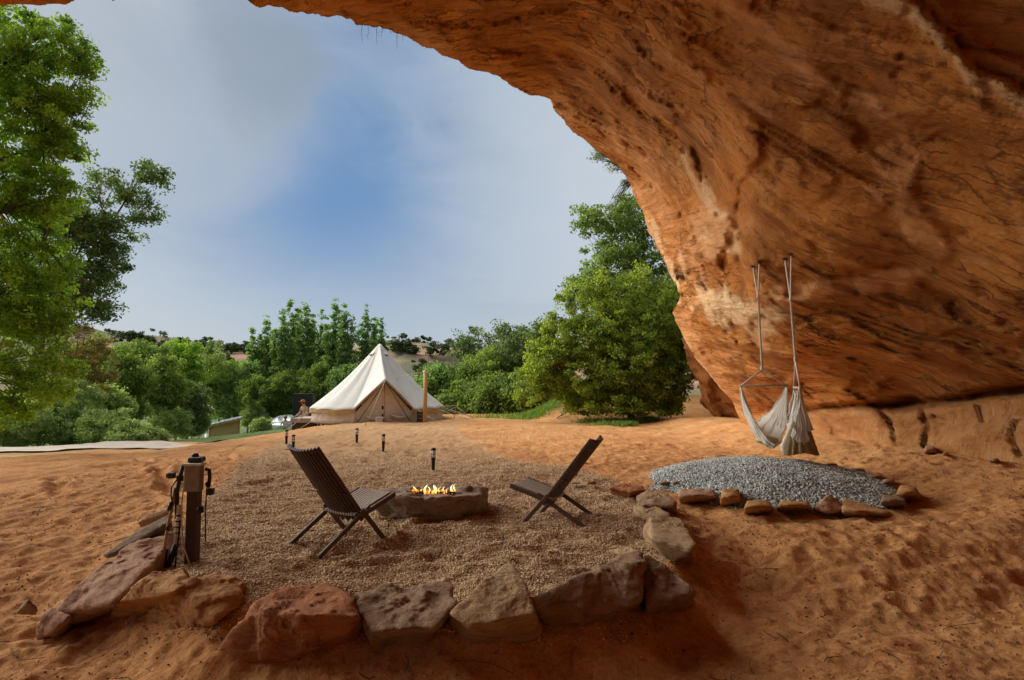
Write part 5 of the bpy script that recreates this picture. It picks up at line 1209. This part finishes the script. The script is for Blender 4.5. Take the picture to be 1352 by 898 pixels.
# deck beside the tent
dx0, dy0 = at(387, 550, 29)[0], 28.6
e = empty('deck', (dx0+1.15, dy0, H1(dx0+1.0, dy0)), 'low weathered wooden deck built out from the tent side over the slope', 'deck')
M['decking'] = woodmat('weathered_decking', (.34, .27, .20), (.50, .42, .33), .8)
mb = MB(); ztop = CZ-(551-505)*28.6/F-e.location.z
for i in range(12): mb.box((0, -.9+i*.15, ztop), (1.5, .142, .035), ch=.004)
mb.build('deck_boards', M['decking'], e)
mb = MB(); mb.box((0, -.985, ztop-.10), (1.5, .03, .16), ch=.004); mb.box((-.765, -.08, ztop-.10), (.03, 1.8, .16), ch=.004); mb.build('fascia', M['decking'], e)
for s in (-.68, 0, .68):
    for w in (-.85, .7): mb = MB(); mb.box((s, w, ztop-.55), (.09, .09, 1.0)); mb.build('support_post', M['postwood'], e)
mb = MB(); mb.box((-.1, -.8, ztop-.30), (.9, .3, .26), ch=.02); mb.build('step', M['postwood'], e)
for a, b in (((-.75, -.9, ztop+.02), (.25, -.9, ztop+.55)), ((-.35, -.9, ztop+.02), (.5, -.9, ztop+.48))):
    mb = MB(); mb.bar(a, b, .045, .03); mb.build('handrail', M['decking'], e)
for s in (.2, .62): mb = MB(); mb.box((s, -.9, ztop+.27), (.04, .04, .54)); mb.build('rail_post', M['decking'], e)
# black cabinet on the deck back edge
M['blackmetal'] = simple('dark_green_metal', (.014, .020, .018), .5, .2, 6, .1)
kx = at(401, 548, 31)[0]
e = empty('metal_cabinet', (kx, 31, H1(kx, 31)), 'black metal cabinet standing behind the deck against the trees', 'cabinet')
zt_ = CZ-(520-505)*31/F-e.location.z; w_ = 26*31/F
mb = MB(); mb.box((0, 0, (zt_-1.1)+.55), (w_, .5, 1.08), ch=.015); mb.build('body', M['blackmetal'], e)
for s in (-1, 1): 
    mb = MB(); mb.box((s*w_*.245, -.262, zt_-.56), (w_*.47, .022, 1.0), ch=.008); d_ = mb.build('door', M['blackmetal'], e)
    mb = MB(); mb.box((s*.05, -.29, zt_-.55), (.02, .03, .18), ch=.005); mb.build('handle', M['steel'], d_)
for s in (-1, 1): mb = MB(); mb.box((s*w_*.42, 0, (zt_-1.1)/2), (.06, .3, zt_-1.08)); mb.build('leg', M['blackmetal'], e)
mb = MB(); mb.box((0, 0, zt_-.01), (w_*1.04, .54, .03), ch=.006); mb.build('top', M['blackmetal'], e)

# ================================================================ SHED, TANK, CAR
M['ply'] = woodmat('yellow_plywood', (.56, .37, .15), (.70, .50, .24), .7)
t = NT('grey_roofing'); t.pbr(t.ramp(t.noise(4, 5, .6, t.obj()), [(.3, (.20, .24, .29)), (.7, (.32, .37, .43))]), .5, None, Metallic=.3); M['roofing'] = t.m
sp_ = at(296, 570, 40); sk = 40/F; sz = H1(sp_[0], 40)
e = empty('shed', (sp_[0], 40, sz), 'small yellow plywood shed with a slanting grey roof in the hollow', 'shed', None, rad(24))
def zs(py): return CZ-(py-505)*sk-sz
w2 = 20*sk/1.0
mb = MB(); zL, zR = zs(561), zs(553); xl, xr = -.85*w2/1.0, .92*w2
v_ = [(xl, -.7, -.3), (xr, -.7, -.3), (xr, .8, -.3), (xl, .8, -.3), (xl, -.7, zL), (xr, -.7, zR), (xr, .8, zR), (xl, .8, zL)]
mb.add(v_, [(0, 1, 5, 4), (1, 2, 6, 5), (2, 3, 7, 6), (3, 0, 4, 7), (4, 5, 6, 7), (3, 2, 1, 0)]); mb.build('wall', M['ply'], e)
mb = MB(); sl = math.atan2(zR-zL, xr-xl); R_ = Matrix.Rotation(-sl, 3, 'Y'); mb.box(((xl+xr)/2-.05, .0, (zL+zR)/2+.07), ((xr-xl)+.45, 2.1, .07), R_, .01); rf = mb.build('roof', M['roofing'], e)
mb = MB()
for i in range(9): mb.box(((xl+xr)/2-.05-((xr-xl)+.3)/2*math.cos(sl)+i*((xr-xl)+.3)/8*math.cos(sl), 0, (zL+zR)/2+.115+(-.5+i/8)*((xr-xl)+.3)*math.sin(sl)), (.03, 2.1, .03), R_)
mb.build('roof_ribs', M['roofing'], rf)
mb = MB(); mb.box((xl+.02, -.715, (zL-.3)/2), (.07, .05, zL+.3)); mb.box((xr-.02, -.715, (zR-.3)/2), (.07, .05, zR+.3)); mb.build('corner_trim', M['timber'], e)
mb = MB(); mb.box(((xl+xr)/2-.05, -1.04, (zL+zR)/2+.02), ((xr-xl)+.4, .03, .12), R_); mb.build('fascia', M['timber'], e)
mb = MB(); mb.tube([(xl+.5, .2, zL+.1), (xl+.5, .2, zL+.42)], .05, 10); mb.build('vent_pipe', M['pipe'], e, True)
M['whiteplastic'] = simple('white_tank_plastic', (.70, .74, .78), .4, .06, 5, .02)
tp_ = at(279, 565, 40.3); e = empty('water_tank', (tp_[0], 40.3, H1(tp_[0], 40.3)), 'white round water tank against the shed side', 'tank')
zt_ = CZ-(562-505)*40.3/F-e.location.z
mb = MB(); mb.lathe((0, 0, 0), [(.36, 0), (.38, .05), (.38, zt_-.5), (.36, zt_-.48), (.38, zt_-.46), (.38, zt_-.15), (.2, zt_-.03)], 28); mb.build('tank', M['whiteplastic'], e, True)
mb = MB(); mb.lathe((0, 0, zt_-.04), [(.11, 0), (.12, .02), (.11, .07)], 16); mb.build('lid', M['whiteplastic'], e, True)

# car: parked in the hollow behind the crest
t = NT('silver_paint'); t.pbr((.52, .56, .60), .3, None, Metallic=.5, Coat_Weight=.5); M['paint'] = t.m
t = NT('car_glass'); t.pbr((.10, .13, .15), .08, None, Specular_IOR_Level=.8); M['glass'] = t.m
M['tyre'] = simple('tyre_rubber', (.02, .02, .02), .9, .2, 20)
cpx = at(386, 560, 41); cz_ = H1(cpx[0]-.0, 41); 
e = empty('parked_car', (cpx[0]+.3, 41, CZ-(547-505)*41/F-1.48), 'pale silver car parked beyond the crest, only its roof and windscreen showing', 'car', None, rad(250))
prof = [(-2.15, .35), (-2.2, .62), (-2.05, .86), (-1.35, .95), (-.75, 1.36), (.1, 1.46), (.95, 1.42), (1.75, 1.02), (2.12, .92), (2.18, .55), (2.1, .32)]
mb = MB(); n = len(prof); rows = [(-.86, .92), (-.90, 1), (0, 1.015), (.90, 1), (.86, .92)]
for yy2, k in rows:
    for x_, z__ in prof:
        tuck = .80 if z__ > 1.2 else 1
        mb.v.append((x_, yy2*tuck, .32+(z__-.32)*k))
for r in range(4):
    for i in range(n-1): mb.f.append((r*n+i, r*n+i+1, (r+1)*n+i+1, (r+1)*n+i))
mb.f.append(tuple(range(n))[::-1]); mb.f.append(tuple(4*n+i for i in range(n)))
for i in range(4): mb.f.append((i*n, (i+1)*n, (i+1)*n+n-1, i*n+n-1))
bd_ = mb.build('body', M['paint'], e, True); mm = bd_.modifiers.new('b', 'BEVEL'); mm.width = .05; mm.segments = 3; mm.limit_method = 'ANGLE'
mb = MB(); mb.add([(-1.32, -.70, .985), (-.80, -.62, 1.335), (-.80, .62, 1.335), (-1.32, .70, .985)], [(0, 1, 2, 3)]); o = mb.build('windscreen', M['glass'], e); o.modifiers.new('s', 'SOLIDIFY').thickness = .04; o.modifiers['s'].offset = 0
mb = MB(); mb.add([(1.70, -.70, 1.06), (1.02, -.62, 1.39), (1.02, .62, 1.39), (1.70, .70, 1.06)], [(0, 1, 2, 3)]); o = mb.build('rear_window', M['glass'], e); o.modifiers.new('s', 'SOLIDIFY').thickness = .04; o.modifiers['s'].offset = 0
for s in (-1, 1):
    mb = MB(); mb.add([(-1.1, s*.885, .97), (-.7, s*.76, 1.30), (.9, s*.76, 1.34), (1.45, s*.885, 1.02)], [(0, 1, 2, 3)]); o = mb.build('side_window', M['glass'], e); o.modifiers.new('s', 'SOLIDIFY').thickness = .05; o.modifiers['s'].offset = 0
    mb = MB(); mb.box((-.95, s*1.0, 1.0), (.12, .18, .13), ch=.03); mb.build('mirror', M['paint'], e)
    mb = MB(); mb.box((-2.12, s*.62, .72), (.12, .36, .14), ch=.03); mb.build('headlight', M['whiteplastic'], e)
    for xw in (-1.35, 1.32):
        mb = MB(); mb.tube([(xw, s*.80, .32), (xw, s*.93, .32)], .32, 24); wh = mb.build('wheel', M['tyre'], e, True)
        mb = MB(); mb.tube([(xw, s*.90, .32), (xw, s*.945, .32)], .19, 16); mb.build('rim', M['steel'], wh, True)

# ================================================================ PEOPLE
M['skin'] = simple('skin', (.45, .25, .17), .55, .08, 6, .05)
M['whiteshirt'] = simple('white_shirt', (.66, .64, .62), .85, .1, 12, .3)
M['darktrousers'] = simple('dark_trousers', (.05, .055, .07), .85, .2, 12, .3)
M['tancloth'] = simple('tan_clothes', (.40, .27, .16), .85, .15, 12, .3)
M['cap'] = simple('sandy_cap', (.42, .28, .17), .8, .1, 10)
M['redcap'] = simple('red_cap', (.40, .09, .035), .8, .15, 10)
M['hair'] = simple('brown_hair', (.06, .03, .018), .8, .3, 30, .4)
def skinmesh(name, joints, edges, mat, parent, root, sub=2):
    bm = bmesh.new(); sl = bm.verts.layers.skin.verify(); vs = {}
    for k, (p, r) in joints.items():
        v = bm.verts.new(p); v[sl].radius = (r, r*(.8 if isinstance(k, str) and k.startswith('t') else 1)); v[sl].use_root = (k == root); vs[k] = v
    for a, b in edges: bm.edges.new((vs[a], vs[b]))
    me = bpy.data.meshes.new(name); bm.to_mesh(me); bm.free(); o = link(name, me, mat, parent)
    m = o.modifiers.new('skin', 'SKIN'); m.use_smooth_shade = True; m2 = o.modifiers.new('sub', 'SUBSURF'); m2.levels = m2.render_levels = sub; return o
def person(loc, rz, label, arms, shirt, trousers, hat, lean=0.0, hatlabel=None):
    e = empty('person', loc, label, 'person', None, rz)
    def T(x, y, z):   # lean the trunk forward (-y) above the hip
        if z > .95: a = lean; y2 = y*math.cos(a)-(z-.95)*math.sin(a); z2 = .95+(z-.95)*math.cos(a)+y*math.sin(a)*-1*0; return (x, y2, z2)
        return (x, y, z)
    J = {'t0': (T(0, 0, .95), .135), 't1': (T(0, 0, 1.12), .125), 't2': (T(0, .01, 1.30), .145), 't3': (T(0, .01, 1.42), .115), 'n': (T(0, 0, 1.50), .055), 'h0': (T(0, -.01, 1.58), .078), 'h1': (T(0, -.015, 1.67), .088), 'h2': (T(0, -.01, 1.735), .06)}
    E = [('t0', 't1'), ('t1', 't2'), ('t2', 't3'), ('t3', 'n'), ('n', 'h0'), ('h0', 'h1'), ('h1', 'h2')]
    for s, q in ((-1, 'l'), (1, 'r')):
        sh = T(s*.19, .01, 1.40); el = arms[q][0]; wr = arms[q][1]
        J[q+'s'] = (sh, .055); J[q+'e'] = (T(*el), .042); J[q+'w'] = (T(*wr), .028)
        ha = Vector(T(*wr)); dv = (ha-Vector(T(*el))).normalized(); J[q+'h'] = (tuple(ha+dv*.07), .034)
        E += [('t3', q+'s'), (q+'s', q+'e'), (q+'e', q+'w'), (q+'w', q+'h')]
        for k in range(4):   # fingers
            sp = Vector((.022*(k-1.5), 0, .008*(k % 2))); J[q+'f%d' % k] = (tuple(ha+dv*.11+sp), .010); J[q+'g%d' % k] = (tuple(ha+dv*(.155+.008*(k in (1, 2)))+sp*1.1+Vector((0, 0, -.015))), .008); E += [(q+'h', q+'f%d' % k), (q+'f%d' % k, q+'g%d' % k)]
        J[q+'t'] = (tuple(ha+dv*.07+Vector((-s*.045, -.01, .01))), .011); E.append((q+'h', q+'t'))
        J[q+'p'] = ((s*.095, 0, .88), .095); J[q+'k'] = ((s*.10, -.015, .50), .062); J[q+'a'] = ((s*.105, .02, .09), .040); J[q+'o'] = ((s*.12, -.14, .035), .036)
        E += [('t0', q+'p'), (q+'p', q+'k'), (q+'k', q+'a'), (q+'a', q+'o')]
    body = skinmesh('body', J, E, M['skin'], e, 't0')
    sj = {k: (J[k][0], J[k][1]+.022) for k in ('t0', 't1', 't2', 't3')}; se = [('t0', 't1'), ('t1', 't2'), ('t2', 't3')]
    for q in 'lr':
        sj[q+'s'] = (J[q+'s'][0], .07); sj[q+'m'] = (tuple(Vector(J[q+'s'][0]).lerp(Vector(J[q+'e'][0]), .85)), .056); se += [('t3', q+'s'), (q+'s', q+'m')]
    skinmesh('shirt', sj, se, shirt, e, 't0')
    tj = {'t0': (J['t0'][0], .15)}; tE = []
    for q in 'lr':
        tj[q+'p'] = (J[q+'p'][0], .112); tj[q+'k'] = (J[q+'k'][0], .080); tj[q+'a'] = ((J[q+'a'][0][0], J[q+'a'][0][1], .11), .066); tE += [('t0', q+'p'), (q+'p', q+'k'), (q+'k', q+'a')]
    skinmesh('trousers', tj, tE, trousers, e, 't0')
    hc = Vector(J['h1'][0])
    mb = MB(); mb.lathe(hc+Vector((0, .012, .0)), [(.101, -.02), (.106, .02), (.095, .07), (.05, .11), (.01, .118)], 20); mb.lathe(hc+Vector((0, .03, -.08)), [(.085, 0), (.098, .06)], 16); mb.build('hair', M['hair'], e, True)
    mb = MB(); mb.lathe(hc+Vector((0, .008, .02)), [(.112, 0), (.114, .03), (.09, .095), (.02, .115)], 20); mb.box(hc+Vector((0, -.14, .035)), (.15, .11, .012), ch=.004); hm = mb.build('cap', hat, e, True)
    mb = MB(); f0 = hc+Vector((0, -.085, -.03)); mb.add([f0+Vector((-.014, 0, 0)), f0+Vector((.014, 0, 0)), f0+Vector((0, -.028, -.004)), f0+Vector((0, 0, .045))], [(0, 1, 2), (0, 2, 3), (1, 3, 2), (0, 3, 1)]); mb.build('nose', M['skin'], e, True)
    for s in (-1, 1): mb = MB(); mb.lathe(hc+Vector((s*.032, -.083, .0)), [(.004, -.007), (.010, 0), (.004, .007)], 8); mb.build('eye', M['hair'], e, True)
    mb = MB(); mb.tube([f0+Vector((-.025, .006, -.028)), f0+Vector((0, -.004, -.031)), f0+Vector((.025, .006, -.028))], .005, 6); mb.build('mouth', M['redcap'], e, True)
    for s in (-1, 1): mb = MB(); mb.lathe(hc+Vector((s*.092, .0, -.02)), [(.006, -.03), (.014, 0), (.006, .03)], 8); mb.build('ear', M['skin'], e, True)
    return e
p1 = at(377, 549, 38); 
person((p1[0], 38, CZ-(548-505)*38/F-1.80), rad(20), 'person in a white shirt and sandy cap standing beyond the crest by the car',
       {'l': ((-.27, -.05, 1.16), (-.08, -.22, 1.12)), 'r': ((.28, -.05, 1.15), (.10, -.24, 1.08))}, M['whiteshirt'], M['darktrousers'], M['cap'])
p2 = at(404, 529, 29.7); zz2 = CZ-(528-505)*29.7/F
person((p2[0], 29.75, zz2-1.76), rad(-35), 'person in tan clothes and red cap leaning on the deck handrail beside the black cabinet',
       {'l': ((-.26, -.10, 1.16), (-.20, -.34, 1.05)), 'r': ((.26, -.10, 1.16), (.20, -.34, 1.05))}, M['tancloth'], M['tancloth'], M['redcap'], lean=.25)

# ================================================================ HANGING TWIGS at the lip, and roots
mb = MB()
for i in range(7):
    px = 478+i*9+random.uniform(-2, 2); d_ = random.uniform(8, 34)
    p0 = Vector(at(px, 26+i*2.6, 14.9)); pts = [p0+Vector((random.uniform(-.02, .02), .01, -k*d_/5*14.9/F)) for k in range(6)]
    mb.tube(pts, [.007, .006, .005, .004, .003, .002], 5, False)
    for k in range(2, 5): mb.tube([pts[k], pts[k]+Vector((random.uniform(-.09, .09), 0, random.uniform(-.05, .07)))], .002, 4, False)
hv = mb.build('hanging_roots', M['bark'], None, True); props(hv, 'thin dry rootlets dangling from the overhang edge into the sky', 'roots')
# fallen branch on the bank
fb = MB(); p0 = at(735, 556, 26.3); a = Vector((p0[0], 26.3, H1(p0[0], 26.3)+.05)); fb.tube([a, a+Vector((.25, .2, .12)), a+Vector((.55, .5, .40)), a+Vector((.8, .6, .45))], [.03, .035, .025, .01], 7); fb.tube([a+Vector((.25, .2, .12)), a+Vector((.1, .3, .4))], [.02, .008], 6)
props(fb.build('fallen_branch', M['palebark'], None, True), 'bare fallen branch lying on the soil bank', 'branch')

# shaded rock mass tucked behind the foot of the overhang
bp = [at(896, 440, 21.5), at(925, 470, 22), at(990, 440, 21), at(1000, 560, 20), at(905, 470, 23), at(945, 549, 22.5), at(1010, 430, 24), at(1040, 560, 25), at(930, 430, 27), at(960, 560, 27), at(1100, 450, 25), at(925, 515, 23.2)]
rk = rock('rock_outcrop', bp, 'cave', 'shadowed sandstone outcrop tucked behind the foot of the overhang', None, sub=6, seed=77, p=10, rough=.10, chip=.10, cat='rock')

# ================================================================ WORLD, SUN, CAMERA
SUN_EL, SUN_AZ = rad(SUN_E), rad(SUN_A)
w = bpy.data.worlds.new('World'); sc.world = w; w.use_nodes = True; nt = w.node_tree; nt.nodes.clear()
t = NT.__new__(NT); t.t = nt
out = t.n('ShaderNodeOutputWorld')
sky = t.n('ShaderNodeTexSky', sky_type='NISHITA'); sky.sun_disc = False; sky.sun_elevation = SUN_EL; sky.sun_rotation = SUN_AZ; sky.air_density = 1.0; sky.dust_density = 1.5
dirn = t.n('ShaderNodeTexCoord').outputs['Generated']
def blob(px, py, r0, r1):
    d = ray(px, py); d /= np.linalg.norm(d)
    dp = t.n('ShaderNodeVectorMath', {0: dirn, 1: tuple(d)}, operation='DISTANCE').outputs['Value']
    dp = t.math('ADD', dp, t.math('MULTIPLY', t.math('SUBTRACT', wn.outputs[0], .5), .55))
    return t.n('ShaderNodeMapRange', {'Value': dp, 'From Min': r0, 'From Max': r1, 'To Min': 1., 'To Max': 0.}, interpolation_type='SMOOTHSTEP').outputs[0]
wn = t.noise(2.0, 7, .52, t.mapv(dirn, (1, 1, 2.2)), .6)
wn2 = t.noise(3.2, 9, .58, t.mapv(dirn, (1, 1, 2.4)), .8)
K = SKYK
def kc(c): return tuple(x*K for x in c)
cl = t.ramp(wn2, [(.38, kc((.30, .37, .45))), (.5, kc((.46, .52, .58))), (.58, kc((.62, .66, .70)))])
# open patch of blue sky between thin clouds
c = t.mix(t.math('MULTIPLY', blob(430, 300, .08, .54), 1.0), cl, kc((.13, .29, .56)))
c = t.mix(t.math('MULTIPLY', blob(545, 100, .02, .22), .35), c, kc((.25, .38, .58)))
c = t.mix(t.math('MULTIPLY', blob(325, 72, .0, .16), .55), c, kc((.24, .31, .40)))
c = t.mix(t.math('MULTIPLY', blob(800, 235, .05, .42), .9), c, kc((.68, .74, .80)))
c = t.mix(t.math('MULTIPLY', blob(180, 330, .02, .38), .45), c, kc((.50, .55, .62)))
c = t.mix(t.math('MULTIPLY', blob(620, 400, .02, .35), .35), c, kc((.46, .54, .66)))
c = t.mix(t.math('MULTIPLY', blob(140, 70, .05, .42), .75), c, kc((.50, .55, .60)))
c = t.mix(t.math('MULTIPLY', blob(640, 190, .0, .24), .5), c, kc((.50, .58, .68)))
c = t.mix(t.math('MULTIPLY', blob(330, 60, .0, .12), .6), c, kc((.27, .34, .42)))
hz_ = t.n('ShaderNodeMapRange', {'Value': t.n('ShaderNodeSeparateXYZ', {0: dirn}).outputs[2], 'From Min': .0, 'From Max': .30, 'To Min': .75, 'To Max': 0.}, interpolation_type='SMOOTHSTEP').outputs[0]
c = t.mix(hz_, c, kc((.60, .66, .72)))
c = t.mix(.90, sky.outputs[0], c)
bg = t.n('ShaderNodeBackground', {'Color': c, 'Strength': WS}); nt.links.new(bg.outputs[0], out.inputs[0])
sl_ = bpy.data.lights.new('sun', 'SUN'); sl_.energy = SUN_S; sl_.angle = rad(SUN_ANG); sl_.color = (1, .95, .88)
so = bpy.data.objects.new('sun', sl_); COL.objects.link(so)
sd_ = Vector((math.sin(SUN_AZ)*math.cos(SUN_EL), math.cos(SUN_AZ)*math.cos(SUN_EL), math.sin(SUN_EL)))
so.rotation_euler = sd_.to_track_quat('Z', 'Y').to_euler()
cd = bpy.data.cameras.new('camera'); co_ = bpy.data.objects.new('camera', cd); COL.objects.link(co_)
cd.sensor_width = 36; cd.lens = F/1352*36; cd.clip_end = 1500; cd.clip_start = .05
co_.location = (0, 0, CZ); co_.rotation_euler = (math.pi/2+PITCH, 0, 0); sc.camera = co_
sc.view_settings.view_transform = 'Standard'; sc.view_settings.look = 'None'; sc.view_settings.gamma = 1; sc.view_settings.exposure = EXPO
sc.cycles.max_bounces = 10; sc.cycles.diffuse_bounces = 6; sc.cycles.transparent_max_bounces = 12
